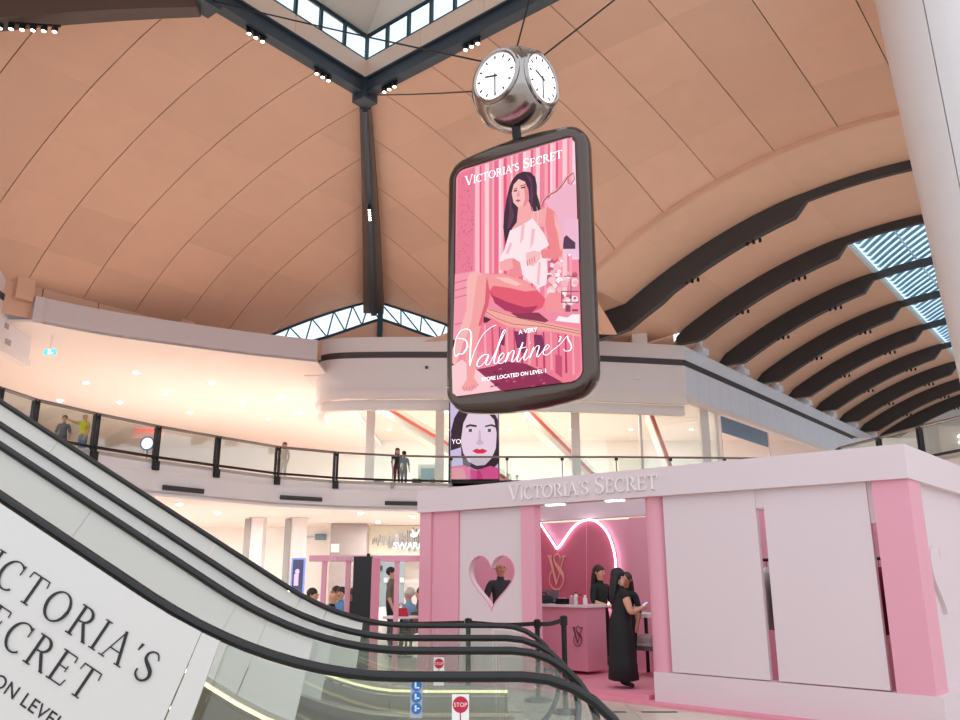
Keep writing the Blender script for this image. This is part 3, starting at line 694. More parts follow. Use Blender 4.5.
# jeweller: facade of hanging bars, swan and name
jy = 43.6; pj = at_y(410, 540, jy)
r = thing('jeweller_facade', (pj.x, jy, 0), 'jeweller shop facade of hanging metal bars with a swan and lit name', 'shopfront')
j0, j1 = at_y(369, 540, jy).x, at_y(470, 540, jy).x
obj('facade_board', MB().box(((j0+j1)/2, jy+.3, 3.2), (j1-j0, .2, 1.75)), mat('jeweller_cream', 'f3ead6', .5), r)
M_bar = mat('brushed_bar', '8f8a88', .3, .6, rnd=.3)
x = at_y(373, 540, jy).x; k = 0
while x < j1-.2:
    f_ = min(1, .25+(x-j0)/3.0); h = (.35+random.random()*.75)*f_+.1; zc = at_y(400, 540, jy).z+random.uniform(-.12, .12)
    obj('hanging_bar', MB().box((x, jy+random.uniform(-.1, .1), zc), (.055, .05, h)), M_bar, r); x += .095
sw = at_y(414, 535, jy-.3); swan = [(0,0),(.05,-.08),(.2,-.12),(.34,-.06),(.42,.12),(.5,.3),(.4,.2),(.3,.1),(.2,.16),(.14,.26),(.06,.3),(.1,.2),(.1,.1)]
obj('swan_emblem', MB().prism([sw+Vector((u-.2, 0, v)) for u, v in swan], (0, .04, 0)), mat('sign_lit_white', 'ffffff', .4, emit=1.2), r)
ls = at_y(393, 549, jy-.3); obj('lettering', placed(text_mesh('SWAROVSKI', .5, .05, 'LEFT', 0, .92), frame(ls, (1,0,0), (0,0,1))), mat('sign_lit_blue', 'dfe6ff', .4, emit=1.1), r)
# window displays under the jeweller sign
p = at_y(393, 575, 43.4); r = thing('display_window', (p.x, 43.4, 0), 'jeweller window display with dark and teal panels behind the cafe people', 'display')
obj('display_board', MB().box((p.x-.4, 43.4, 1.2), (2.0, .1, 2.4)), mat('display_grey', '87949a', .4), r)
for i in range(7): obj('display_item', MB().box((p.x-1.2+i*.28, 43.3, 1.3+.3*(i % 3)), (.2, .08, .24)), mat('display_c%d' % i, ['d8e2e4', '3f8f86', '2e3540', 'c9cfd4', 'b04f5a', '4f7ca8', 'e2ddd4'][i], .4), r)
# ================================================================ ESCALATORS
M_hr = mat('handrail_rubber', '0b0a0c', .38, 0, .02)
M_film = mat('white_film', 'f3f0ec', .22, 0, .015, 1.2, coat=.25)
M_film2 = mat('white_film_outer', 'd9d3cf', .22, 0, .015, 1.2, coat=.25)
M_eglass = glass('escalator_glass', 'f4f7f4', .07)
M_alu = mat('brushed_aluminium', 'b9b2a6', .3, .7, .05, 20)
M_led = mat('warm_led', 'fff0c0', .4, emit=1.6)
M_step = mat('step_metal', '6f6a66', .4, .5, .08, 30)
TAN = .6; PHI = math.atan(TAN)
XTOP = -9.0
def rail_z(x, x0):      # handrail height over x: flat, arc, incline
    r = .62
    a, b = x0+r, x0-r
    if x >= a: return 1.09
    if x <= b: return 1.09+TAN*(x0-x)
    t = (a-x)/(a-b); return 1.09+TAN*r*t*t
def rail_path(x0, Y):
    pts = [Vector((.2+.53*math.sin(t), Y, .60+.49*math.cos(t))) for t in [math.pi*k/14 for k in range(14, -1, -1)]]
    x = .1
    while x > XTOP: pts.append(Vector((x, Y, rail_z(x, x0)))); x -= .12 if x > -3 else .6
    pts.append(Vector((XTOP, Y, rail_z(XTOP, x0)))); return pts
def flatrail(pts):
    rings = []
    for i, p in enumerate(pts):
        t = (pts[min(i+1, len(pts)-1)]-pts[max(i-1, 0)]).normalized(); n = Vector((t.z, 0, -t.x)); s = Vector((0, 1, 0)); 
        rings.append([p+s*(.036*math.cos(a))+n*(.025*math.sin(a)) for a in [k*math.pi/5 for k in range(10)]])
    return MB().loft(rings)
DECK = .54
def balus(root, Y, x0, film_x, side, panes, outer=False):
    """handrail, deck, LED strip and glass panes in the plane y=Y; side=+1 if the steps lie at larger y"""
    pts = rail_path(x0, Y); obj('handrail', flatrail(pts), M_hr, root, 'auto')
    xs_ = [.25, -.1, -.5]+[-.8-.17*k for k in range(8)]+[-2.6, -4, -6, XTOP]
    dz = lambda x: rail_z(x, x0)-DECK
    rings = [[Vector((x, Y-.09, dz(x))), Vector((x, Y+.09, dz(x))), Vector((x, Y+.09, dz(x)-.06)), Vector((x, Y-.09, dz(x)-.06))] for x in xs_]
    obj('deck', MB().loft(rings), M_alu, root)
    yy = Y+side*.10
    obj('led_strip', MB().loft([[Vector((x, yy-.012, dz(x)-.015)), Vector((x, yy+.012, dz(x)-.015)), Vector((x, yy+.012, dz(x)-.034)), Vector((x, yy-.012, dz(x)-.034))] for x in xs_]), M_led, root)
    obj('led_strip', MB().loft([[Vector((x, yy+side*.008-.008, dz(x)-.27)), Vector((x, yy+side*.008+.008, dz(x)-.27)), Vector((x, yy+side*.008+.008, dz(x)-.285)), Vector((x, yy+side*.008-.008, dz(x)-.285))] for x in xs_]), M_led, root)
    obj('skirt_panel', MB().loft([[Vector((x, yy-.005, dz(x)-.07)), Vector((x, yy+.005, dz(x)-.07)), Vector((x, yy+.005, dz(x)-.52)), Vector((x, yy-.005, dz(x)-.52))] for x in xs_]), M_alu, root)
    # panes, cut perpendicular to the incline
    def pane_poly(xa, xb, DK=DECK, yo=0.):
        n = 8; top = []; bot = []
        for k in range(n+1):
            x = xa+(xb-xa)*k/n; f_ = min(1, max(0, (x0+.4-x)/1.0)); sh = math.sin(PHI)*f_
            top.append(Vector((x, Y-.006-yo, rail_z(x, x0)-.03+yo*.25))); xl = x-DK*.96*sh*math.cos(PHI)*1.0
            bot.append(Vector((xl, Y-.006-yo, rail_z(xl, x0)-DK)))
        return top+bot[::-1]
    for xa, xb in zip(panes[:-1], panes[1:]):
        film = xb <= film_x+.01
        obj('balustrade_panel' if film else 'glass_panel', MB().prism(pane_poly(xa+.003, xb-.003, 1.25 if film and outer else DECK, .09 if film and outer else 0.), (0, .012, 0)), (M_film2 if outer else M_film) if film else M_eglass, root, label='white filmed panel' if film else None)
    # newel glass
    nw = [Vector((.2+.49*math.sin(t), Y-.006, .60+.45*math.cos(t))) for t in [math.pi*.8*k/12 for k in range(13)]]
    obj('newel_glass', MB().prism([Vector((panes[-1]+.006, Y-.006, 1.05))]+nw+[Vector((panes[-1]+.006, Y-.006, dz(.2)))], (0, .012, 0)), M_eglass, root)
def escalator(Ya, Yb, xa, xb, fa, fb, pa, pb, label):
    r = thing('escalator', (0, (Ya+Yb)/2, 0), label, 'escalator')
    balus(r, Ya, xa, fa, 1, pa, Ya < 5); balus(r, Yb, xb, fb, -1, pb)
    x0 = (xa+xb)/2; w_ = Yb-Ya-.24; yc = (Ya+Yb)/2
    sz = lambda x: max(rail_z(x, x0)-1.07, .02)
    st = MB().box((0, 0, -.02), (.392, w_, .04)).box((.19, 0, -.13), (.012, w_, .22))
    for k in range(12): st.box((-.19+.033*k, 0, .005), (.008, w_-.04, .012))
    me = st.mesh('step'); me.materials.append(M_step)
    for k in range(18):
        x = -.95-.4*k; o = bpy.data.objects.new('step', me); COL.objects.link(o); o.parent = r; o.location = Vector((x, yc, sz(x)))-ROOT[r.name]
    obj('landing_plate', MB().box((-.05, yc, .012), (1.3, w_, .02)), M_alu, r); obj('comb_plate', MB().box((-.7, yc, .02), (.14, w_, .02)), mat('comb_yellow', 'c9a43c', .5), r)
    xs_ = [.2, -.5, -.9, -1.3, -1.8, -2.6, -4, -6, XTOP]; d_ = lambda x: rail_z(x, x0)-DECK-.55
    obj('truss_cladding', MB().loft([[Vector((x, Ya-.05, d_(x))), Vector((x, Yb+.05, d_(x))), Vector((x, Yb+.05, max(d_(x)-.75, -.02))), Vector((x, Ya-.05, max(d_(x)-.75, -.02)))] for x in xs_]), M_alu, r)
    return r
pj = lambda off: [XTOP, -7.6, -5.9, -4.2, -2.55]+off
e1 = escalator(4.05, 5.40, -.98, -1.05, -1.2, -1.05, pj([-1.29, -1.2, -.42, .12]), pj([-1.55, -1.35, -1.05, -.4, .12]), 'nearest escalator with white lettered side panels and a black handrail')
e2 = escalator(6.45, 8.00, -1.15, -1.25, -1.1, -1.1, pj([-1.6, -1.4, -1.1, -.4, .12]), pj([-1.7, -1.45, -1.1, -.4, .12]), 'escalator behind the nearest one with plain white side panels')
# lettering on the near panel (plane y = 4.05)
LY = 4.05-.0985
M_ink = mat('black_ink', '17171a', .4)
pE = lambda x, y: at_y(x, y, LY)
ux = Vector((math.cos(PHI), 0, -math.sin(PHI))); uy = Vector((math.sin(PHI), 0, math.cos(PHI)))
def incline_word(word, p_end, p_a, a_idx, name='lettering'):
    """baseline through the measured left edge of letter a_idx and right edge of the last letter"""
    lay_, W = serif_letters(word); xa = lay_[a_idx][1]
    d = (p_end-p_a); sc = d.length/(W-xa-.06); gs = .142; exd = d.normalized(); eyd = Vector((-exd.z, 0, exd.x))
    o = p_a-exd*(xa*sc)
    M = frame(o, exd, eyd)
    for ch, x, s in lay_:
        if GLY[ch][1]: obj('letter', serif_glyph_mb(ch, x*sc/gs+GLY[ch][0]*(sc/gs-1)*.5, s, gs, M, .002), M_ink, e1)
incline_word("VICTORIA'S", pE(147, 686), pE(13, 596.5), 3)
incline_word("SECRET", pE(85, 703.5), pE(-3, 643), 2)
me = text_mesh('STORE LOCATED ON LEVEL 1', .085, .002, 'LEFT', 0, 1.05); wd = max(v.co.x for v in me.vertices)
pe_ = pE(47, 724); o = pe_-ux*(wd*.90)+uy*0; obj('lettering', placed(me, frame(o, ux, uy)), M_ink, e1)
# stickers on the glass
M_sred = mat('stop_red', 'c4183c', .5); M_sblue = mat('notice_blue', '1f6fb5', .5); M_sw = mat('sticker_white', 'f0efec', .5)
def stop(root, x, y, Y, k):
    c = at_y(x, y, Y); n = Vector((0, -1, 0))
    w_, h_ = .079*k, .20*k
    st = obj('stop_sticker', MB().box(c+Vector((0, -.002, -.055*k)), (w_, .002, h_)), M_sw, root)
    obj('red_disc', MB().disc(c+Vector((0, -.003, 0)), n, .036*k, .0015, 28), M_sred, st)
    obj('lettering', placed(text_mesh('STOP', .026*k, .001, 'CENTER'), frame(c+Vector((0, -.0055, -.009*k)), (1,0,0), (0,0,1))), M_sw, st)
    obj('arrow', MB().box(c+Vector((0, -.004, -.055*k)), (.005*k, .001, .05*k)).prism([c+Vector((-.008*k, -.004, -.075*k)), c+Vector((.008*k, -.004, -.075*k)), c+Vector((0, -.004, -.092*k))], (0, .001, 0)), M_sred, st)
stop(e1, 460.5, 704.5, 4.04, 1.0); stop(e1, 439, 663.5, 5.39, .83)
for i, y in enumerate((685.5, 697, 708.5)):
    c = at_y(416.5, y, 4.04); sb = obj('notice_sticker', MB().disc(c+Vector((0, -.003, 0)), (0,-1,0), .024, .0015, 24), M_sblue, e1)
    obj('pictogram', MB().box(c+Vector((-.004, -.0055, .002)), (.008, .001, .026)).box(c+Vector((.004, -.0055, -.009+.005*i)), (.02, .001, .006)), M_sw, sb)
c = at_y(416.5, 697, 4.04); obj('sticker_backing', MB().box(c+Vector((0, -.0015, 0)), (.056, .001, .18)), mat('sticker_grey', 'a9aab8', .5), e1)

# ================================================================ BOOTH
M_pink = mat('booth_pink', 'e7a0b2', .5, 0, .02, 1.5); M_pinkd = mat('booth_rose', 'd07085', .55, 0, .05, 5)
M_pale = mat('booth_blush', 'e0ccd0', .5, 0, .015, 1.2); M_floorp = mat('pink_carpet', 'e08c9d', .7, 0, .05, 9)
be = Vector((1, -.9, 0)).normalized(); bn = Vector((-be.y, be.x, 0))     # along the front, and inwards (away from the camera)
BO = Vector((0, 12.9, 0))
ZF0, ZF1, ZK = 2.55, 2.92, .372
def U(px, py, dep=0.): p = at_pl(px, py, BO+bn*dep, bn); return (p-BO).dot(be), p.z
bw = lambda u, z, dep=0.: BO+be*u+bn*dep+Vector((0,0,z))
uL = U(422, 560)[0]; uR = U(933, 690)[0]; BD = 3.0
booth = thing('retail_booth', bw((uL+uR)/2, 0, BD/2), 'pink and blush open-top retail booth with raised lettering on its fascia', 'booth')
def bbox(u0, u1, z0, z1, d0, d1): return MB().hexa([bw(u, z, d) for z in (z0, z1) for u, d in ((u0, d0), (u1, d0), (u1, d1), (u0, d1))])
obj('platform', bbox(uL-.02, uR+.06, 0, .03, -.28, BD+.1), M_floorp, booth)
obj('platform_step', bbox(U(575, 680)[0]-.4, U(650, 695)[0], .03, .085, -.02, BD), M_floorp, booth)
# fascia ring
fa = obj('fascia', bbox(uL-.03, uR+.06, ZF0, ZF1, -.10, .12), M_pale, booth)
obj('fascia', bbox(uR-.12, uR+.06, ZF0, ZF1, .12, BD+.12), M_pale, booth)
obj('fascia', bbox(uL-.03, uR-.12, ZF0, ZF1, BD-.12, BD+.12), M_pale, booth)
obj('fascia', bbox(uL-.03, uL+.2, ZF0, ZF1, .12, BD-.12), M_pale, booth)
for u0, u1 in ((545, 562), (605, 622)):
    a, b = U(u0, 503)[0], U(u1, 503)[0]; obj('light_bar', bbox(a, b, ZF0-.02, ZF0, .0, .08), mat('light_bar_white', 'fff4f4', .4, emit=3), booth)
# columns and panels
u1, u2, u3, u4 = U(459, 560)[0], U(523, 560)[0], U(537, 560)[0], U(433, 560)[0]
obj('corner_column', bbox(uL, u4, .03, ZF0, -.06, .3), M_pink, booth); obj('corner_column', bbox(u4+.004, u1, .03, ZF0, -.02, .3), M_pinkd if False else M_pink, booth)
obj('door_column', bbox(u2, u3, .03, ZF0, -.04, .10), M_pink, booth)
# heart panel
def heart(n=40, s=1.): 
    o = []
    for k in range(n):
        t = 2*math.pi*k/n; x = 16*math.sin(t)**3; y = 13*math.cos(t)-5*math.cos(2*t)-2*math.cos(3*t)-math.cos(4*t); o.append((x/32*s, (y+2.5)/29*s))
    return o
hu, hz = U(491, 579); hwid = U(514, 579)[0]-U(468.5, 579)[0]; hh = U(491, 555)[1]-U(491, 611)[1]
H = [(hu+x*hwid, hz-.06+y*hh) for x, y in heart()]
me = flat([[(u1+.005, .03), (u2-.005, .03), (u2-.005, ZF0-.005), (u1+.005, ZF0-.005)], H], .1)
obj('heart_panel', placed(me, frame(bw(0, 0, .06), be, (0,0,1))), M_pale, booth)
obj('heart_trim', MB().tube([bw(u, z, .01) for u, z in H], .01, 6, True), M_pink, booth)
# round pillar
up = U(657, 600)[0]; pr = (U(668, 600)[0]-U(646, 600)[0])/2*.98
c_ = bw(up, 0, pr*.9); obj('round_pillar', MB().lathe([(pr, .03), (pr, ZF0)], c_, 28), M_pink, booth, 'auto')
# kick board and big blush panels
uk = U(657, 690)[0]; obj('kick_board', bbox(uk, uR+.1, .03, ZK, -.06, .12), M_pale, booth)
a1, a2_, a3, a4, a5 = U(669, 600)[0], U(764, 600)[0], U(772.5, 600)[0], U(880, 600)[0], U(887, 600)[0]
obj('wall_panel', bbox(a1, a2_, ZK+.015, ZF0, -.015, .06), M_pale, booth); obj('wall_panel', bbox(a3, a4, ZK+.015, ZF0, -.015, .06), M_pale, booth)
obj('panel_bridge', bbox(a2_, a3, 2.33, ZF0, .0, .06), M_pale, booth); obj('panel_bridge', bbox(a4, a5, 2.1, ZF0, .02, .08), M_pale, booth)
obj('corner_post', bbox(a5, uR+.04, ZK, ZF0, -.05, .42), M_pink, booth)
# right side: wall with a raised heart, end post
me = flat([[(.42, .03), (BD-.3, .03), (BD-.3, ZF0), (.42, ZF0)]], .1)
obj('heart_panel', placed(me, frame(bw(uR-.08, 0, 0), bn, (0,0,1))), M_pale, booth)
obj('heart_trim', MB().prism([bw(uR-.03, 1.5+y*.75, .95+x*.8) for x, y in heart()], be*.045), M_pale, booth)
obj('kick_board', bbox(uR-.06, uR+.1, .03, ZK, .12, BD), M_pale, booth)
obj('corner_post', bbox(uR-.3, uR+.06, ZK, ZF0, BD-.35, BD), M_pale, booth)
# back wall, interior side wall
uB0, uB1 = uL+.2, U(643, 560, BD)[0]
obj('back_wall', bbox(uL+.2, uB1, .03, 2.5, BD-.12, BD-.02), M_pink, booth)
obj('back_wall', bbox(uB1, uR-.3, .03, 2.5, BD-.4, BD-.3), M_pink, booth)
obj('left_wall', bbox(uL+.02, uL+.12, .03, ZF0, .3, BD-.12), M_pink, booth)
# dark rose heart and neon on the back wall
bk = lambda x, y, e=0.: (lambda p: p-bn*e)(at_pl(x, y, BO+bn*(BD-.12), bn))
neon = [(541, 521), (546, 529), (552, 538), (559, 549), (563, 545), (569, 536), (576, 527), (583, 522), (590, 520), (597, 521), (604, 526), (610, 534), (614, 544), (617, 556), (618, 572), (616, 590), (608, 610), (596, 628)]
nl = [(541, 521), (534, 520), (527, 523), (521, 531), (517, 545), (517, 562), (524, 588), (540, 612), (560, 630), (578, 640), (596, 628)]
outl = neon+nl[1:-1][::-1]
obj('heart_backing', MB().prism([bk(x, y, .03) for x, y in outl], -bn*.01), M_pinkd, booth)
ne = obj('neon_heart', MB().tube([p for p in catmull([bk(x, y, .07) for x, y in neon[:4]], 3)]+[p for p in catmull([bk(x, y, .07) for x, y in neon[3:]], 4)], .016, 8), mat('neon_white_pink', 'ffe6fa', .3, emit=5), booth, 'auto')
obj('wall_joint', MB().tube([bk(588, 521, .045), bk(588, 600, .045)], .006, 6), M_pink, booth)
# interlaced monogram
def monogram(fn, x0, y0, w_, h_, m, root, e=.02, nm='monogram'):
    P = lambda x, y, k=0: fn(x0+x*w_, y0+y*h_, e+.004*k)
    def strip(pts, ws, k):
        mb = MB(); c = [Vector(p) for p in pts]
        for i, bnd in enumerate(band(pts, ws)):
            vs = [P(v.x, v.y, k) for v in bnd]
            mb.add(vs, [(0, 1, 2, 3)])
        return mb
    g = MB()
    def addb(pts, ws, k):
        for bnd in band(pts, ws):
            vs = [P(v.x, v.y, k) for v in bnd]; n = (fn(0, 0, .01)-fn(0, 0, 0)).normalized()*.006
            g.prism(vs, n)
    addb([(-.42, -.42), (0, .36)], [.14, .10], 0); addb([(.44, -.42), (0, .36)], [.05, .04], 1)
    addb([(-.56, -.43), (-.28, -.43)], [.04, .04], 0); addb([(.3, -.42), (.56, -.42)], [.04, .04], 0)
    sp = catmull([(.26, -.36, 0), (.08, -.49, 0), (-.12, -.42, 0), (-.12, -.28, 0), (.12, -.1, 0), (.36, .06, 0), (.44, .22, 0), (.30, .42, 0), (.02, .5, 0), (-.28, .42, 0), (-.42, .22, 0), (-.36, .06, 0), (-.2, -.06, 0)], 4)
    addb([(p.x, p.y) for p in sp], [.045+.11*math.exp(-((i-18)/5)**2) for i in range(len(sp))], 2)
    obj(nm, g, m, root)
M_gold = mat('rose_gold', 'f3c0a8', .35, .2)
monogram(lambda x, y, e=0.: bk(x, y, .05+e), 559, 571.5, 16.5, 36, M_gold, booth)
# raised name on the fascia
lay_, W = serif_letters("VICTORIA'S SECRET", {0, 11}); ua, za = U(513, 498.5); ub, zb = U(661, 489)
sc = (ub-ua)/(W-.1); Mf = frame(bw(ua, ZF0+.09, -.102), be, (0,0,1)); M_let = mat('raised_letter', 'f6ecec', .4)
hh_ = .235
for ch, x, s in lay_:
    if GLY[ch][1]:
        mb = MB()
        for pl in GLY[ch][1]:
            mb.prism([bw(ua+(x+p[0]*s)*sc, ZF0+.085+p[1]*s*hh_, -.102) for p in pl], -bn*.025)
        obj('letter', mb, M_let, booth)
# ---- counter
uc0, zc0 = U(543, 604, 1.6); uc1 = U(586, 604, 1.6)[0]
ctr = thing('service_counter', bw((uc0+uc1)/2-.3, .085, 1.9), 'pink service counter with a white top and dark monogram inside the booth', 'counter')
obj('counter_body', bbox(uc0-.5, uc1, .085, zc0-.04, 1.6, 2.15), M_pink, ctr); obj('counter_top', bbox(uc0-.52, uc1+.03, zc0-.04, zc0, 1.56, 2.19), M_white, ctr)
monogram(lambda x, y, e=0.: at_pl(x, y, BO+bn*(1.6-e), bn), 577.5, 636, 9.5, 20, mat('bronze_mark', '7a3f4d', .4), ctr)
ct = lambda px, dep=1.85: bw(U(px, 600, dep)[0], zc0, dep)
def simple(name, loc, label, cat, parts, group=None):
    r = thing(name, loc, label, cat, group)
    for nm, mb, m in parts: obj(nm, mb, m, r)
    return r
p = ct(555, 2.02); simple('laptop', p, 'grey laptop at the left end of the pink counter', 'laptop', [('base', MB().box(p+Vector((0,0,.012)), (.34, .24, .02), be, bn), M_black), ('screen_lid', MB().hexa([p+be*s*.17-bn*.12*1+bn*d+Vector((0,0,z)) for z, dd in ((.02, 0), (.22, .0)) for s, d in ((-1, 0+dd), (1, 0+dd), (1, .015+dd), (-1, .015+dd))]), mat('laptop_grey', '8d8a90', .4, .4))])
p = ct(544, 1.72); simple('black_bag', p, 'small black bag on the counter beside the laptop', 'bag', [('bag_body', MB().lathe([(.02, 0), (.11, .01), (.12, .07), (.09, .13), (.03, .14)], p, 14, 1.3, .8), mat('black_cloth', '1b1a20', .7)), ('bag_handle', MB().tube([p+be*.07*math.cos(a)+Vector((0,0,.12+.06*math.sin(a))) for a in [math.pi*k/8 for k in range(9)]], .01, 6), mat('black_cloth', '1b1a20'))])
p = ct(562.5, 1.75); simple('card_terminal', p, 'dark payment terminal with a pale screen in the middle of the counter', 'terminal', [('terminal_body', MB().hexa([p+be*s+bn*d+Vector((0,0,z)) for z, k in ((0, 1), (.09, .8)) for s, d in ((-.09*k, -.08), (.09*k, -.08), (.09*k, .08), (-.09*k, .08))]), M_black), ('terminal_screen', MB().box(p+Vector((0,0,.098)), (.12, .08, .01), be, bn), mat('screen_pale', 'e7d4ea', .3))])
for i, (px, h, c, lab) in enumerate(((571.5, .14, 'c7a3a8', 'short rose bottle on the counter right of the payment terminal'), (576, .2, 'f1e6e4', 'white pump bottle on the counter, tallest of the bottles'), (580.5, .17, 'd9486a', 'red capped clear bottle on the counter'), (585, .15, 'efe0e2', 'white squat bottle near the right end of the counter'))):
    p = ct(px, 1.8); simple('bottle', p, lab, 'bottle', [('bottle_body', MB().lathe([(.03, 0), (.04, .01), (.04, h*.65), (.018, h*.78), (.018, h*.85)], p, 12), mat('bottle_%d' % i, c, .2)), ('bottle_cap', MB().lathe([(.022, h*.85), (.022, h)], p, 10), mat('cap_%d' % i, ['f0e8e8', '555057', 'c22c48', 'f6f0f0'][i], .4))])
# ---- display table and clothes rail inside the right part of the booth
p0_ = U(642, 600, 1.9)[0]
dt = thing('display_table', bw(p0_+.35, .085, 1.9), 'white display table with dark metal legs behind the standing woman', 'table')
obj('table_top', bbox(p0_-.15, p0_+.9, .93, .98, 1.6, 2.2), M_white, dt); obj('lower_shelf', bbox(p0_-.1, p0_+.85, .45, .5, 1.63, 2.17), mat('shelf_grey', '6d5f63', .4), dt)
for u in (p0_-.1, p0_+.85):
    for d in (1.65, 2.15): obj('leg', bbox(u-.02, u+.02, .085, .93, d-.02, d+.02), M_black, dt)
for i, (du, lab) in enumerate(((.05, 'folded white shirt pile on the table shelf nearest the round pillar'), (.45, 'folded pale pile on the table shelf behind the round pillar'))):
    p = bw(p0_+du, .5, 1.9); r = thing('folded_shirts', p, lab, 'clothes')
    for k in range(3): obj('folded_shirt', MB().box(p+Vector((0,0,.03+.055*k)), (.3, .3, .05), be, bn), mat('shirt_%d' % k, ['f3eaea', 'e8d5da', 'f7f2f2'][k], .8), r)
ur = (a2_+a3)/2
rk = thing('clothes_rail', bw(ur, .03, 1.5), 'black clothes rail seen through the gaps between the blush panels', 'clothes rail')
obj('top_bar', MB().tube([bw(ur-.9, 1.75, 1.5), bw(ur+1.15, 1.75, 1.5)], .02, 8), M_black, rk)
for u in (ur-.9, ur+1.15): obj('upright', MB().tube([bw(u, .03, 1.5), bw(u, 1.75, 1.5)], .02, 8), M_black, rk); 
for i in range(12):
    u = ur-.78+.16*i; p = bw(u, 1.70, 1.5); c = ['16151a', 'e8dbe0', '1d1b20', '2a2230', 'c23a5c', '141318'][i % 6]
    r = thing('garment', bw(u, .9, 1.5), '%s garment on the clothes rail, number %s from the round pillar' % ({'16151a': 'black', 'e8dbe0': 'pale', '1d1b20': 'black', '2a2230': 'dark plum', 'c23a5c': 'crimson', '141318': 'black'}[c], ['one', 'two', 'three', 'four', 'five', 'six', 'seven', 'eight', 'nine', 'ten', 'eleven', 'twelve'][i]), 'garment', 'garments on the clothes rail')
    obj('cloth', MB().loft([[p+be*a*tt+bn*b*wd+Vector((0,0,z)) for a, b in ((-1,-1),(1,-1),(1,1),(-1,1))] for z, wd, tt in ((-.05, .05, .01), (-.12, .2, .03), (-.4, .19, .035), (-.85, .24, .045))]), mat('garment_'+c, c, .8), r)
    obj('hanger', MB().tube([p+Vector((0,0,-.04)), p+Vector((0,0,.05)), p+bn*.02+Vector((0,0,.07)), p+bn*.03+Vector((0,0,.04))], .006, 5), M_rail, r)
# ---- side frame left of the booth
KY = 13.9
kp = lambda x, y: at_y(x, y, KY)
kz1, kz0 = kp(360, 555.5).z, kp(360, 561.5).z
kx0, kx1 = kp(310, 558).x, kp(424, 558).x
kf = thing('pink_frame', ((kx0+kx1)/2, KY, 0), 'low pink frame with thin posts and a lettered header left of the booth', 'frame')
obj('header', MB().box(((kx0+kx1)/2, KY, (kz0+kz1)/2), (kx1-kx0, .14, kz1-kz0)), M_pink, kf)
for px in (323.5, 347.5, 396.5): x = kp(px, 590).x; obj('post', MB().box((x, KY, kz0/2), (.075, .09, kz0)), M_pink, kf)
lay_, W = serif_letters("VICTORIA'S SECRET"); ka = kp(331.5, 561).x; sc = (kp(371, 561).x-ka)/W; Mk = frame((ka, KY-.072, kz0+.018), (1,0,0), (0,0,1))
for ch, x, s in lay_:
    if GLY[ch][1]: obj('letter', serif_glyph_mb(ch, x, s, sc*1.0, Mk, .01), M_let, kf)
bp_ = thing('totem', (kp(362, 600).x, KY-.5, 0), 'tall black totem panel with a pink edge in front of the pink frame', 'panel')
t0, t1 = at_y(353, 600, KY-.5).x, at_y(371, 600, KY-.5).x; tz = at_y(360, 556.5, KY-.5).z
obj('panel_body', MB().box(((t0+t1)/2, KY-.5, tz/2), (t1-t0, .16, tz)), mat('totem_black', '1d1e20', .35), bp_); obj('pink_edge', MB().hexa([Vector((x, y, z)) for z in (0, tz-.03) for x, y in ((t1+.005, KY-.58), (t1+.1, KY-.3), (t1+.1, KY-.25), (t1+.005, KY-.42))]), M_pink, bp_)
obj('top_knob', MB().box(((t0+t1)/2+.08, KY-.5, tz+.02), (.05, .05, .05)), M_black, bp_)
# decorative wheel seen through the glass
wc = at_y(326, 669, 11.2); wc.z = max(.33, wc.z)
wh = thing('spoked_wheel', (wc.x, wc.y, 0), 'dark ornate spoked wheel on the floor behind the escalators', 'wheel')
wr = wc.z-.02; wx = Vector((.6, .8, 0)); rim = [wc+wx*wr*math.cos(a)+Vector((0,0,wr*math.sin(a))) for a in [2*math.pi*k/28 for k in range(28)]]
M_wh = mat('wheel_iron', '1f2622', .5, .3)
obj('rim', MB().tube(rim, .022, 6, True), M_wh, wh); obj('hub', MB().ball(wc, .05, 10), M_wh, wh)
for k in range(10): a = 2*math.pi*k/10; obj('spoke', MB().tube([wc, wc+wx*wr*math.cos(a)+Vector((0,0,wr*math.sin(a)))], .013, 5), M_wh, wh)
# ---- belt barrier posts
def stanchion(p, h, label):
    r = thing('belt_post', p, label, 'belt post')
    obj('base', MB().lathe([(.02, .05), (.17, .028), (.18, .01), (.18, 0)][::-1], p, 24), M_black, r, 'auto'); obj('pole', MB().lathe([(.032, .02), (.032, h-.09)], p, 16), M_black, r)
    obj('belt_head', MB().lathe([(.045, h-.1), (.045, h), (.02, h+.012)], p, 16), M_black, r); return p
sA = at_z(468, 707, 0); sB = at_z(538.5, 701, 0); sC = at_z(566, 713, 0)
hA = at_y(467, 619, sA.y).z; hB = at_y(538, 620, sB.y).z; hC = at_y(565, 616.5, sC.y).z
stanchion(sA, hA, 'black belt post in front of the heart panel'); stanchion(sB, hB, 'black belt post in front of the pink column, second of three'); stanchion(sC, hC, 'black belt post nearest the woman, at the belt end')
def belt(p, q_, z0, z1, label):
    d = (q_-p).normalized(); n = Vector((-d.y, d.x, 0))*.004; pts = []
    for k in range(9): t = k/8; c = p.lerp(q_, t); c.z = z0+(z1-z0)*t-.02*math.sin(math.pi*t)-.045; pts.append(c)
    tag(obj('barrier_belt', MB().loft([[c-n+Z(.026), c+n+Z(.026), c+n-Z(.026), c-n-Z(.026)] for c in pts]), mat('black_webbing', '141315', .7)), label, 'belt')
sD = at_z(330, 704, 0); hD = hA
belt(sA-(sA-sD).normalized()*.05, sD, hA, hA, 'black barrier belt running left from the post in front of the heart panel'); belt(sA+(sB-sA).normalized()*.05, sB-(sB-sA).normalized()*.05, hA, hB, 'black barrier belt between the first two posts'); belt(sB+(sC-sB).normalized()*.05, sC-(sC-sB).normalized()*.05, hB, hC, 'short black barrier belt between the two posts nearest the woman')
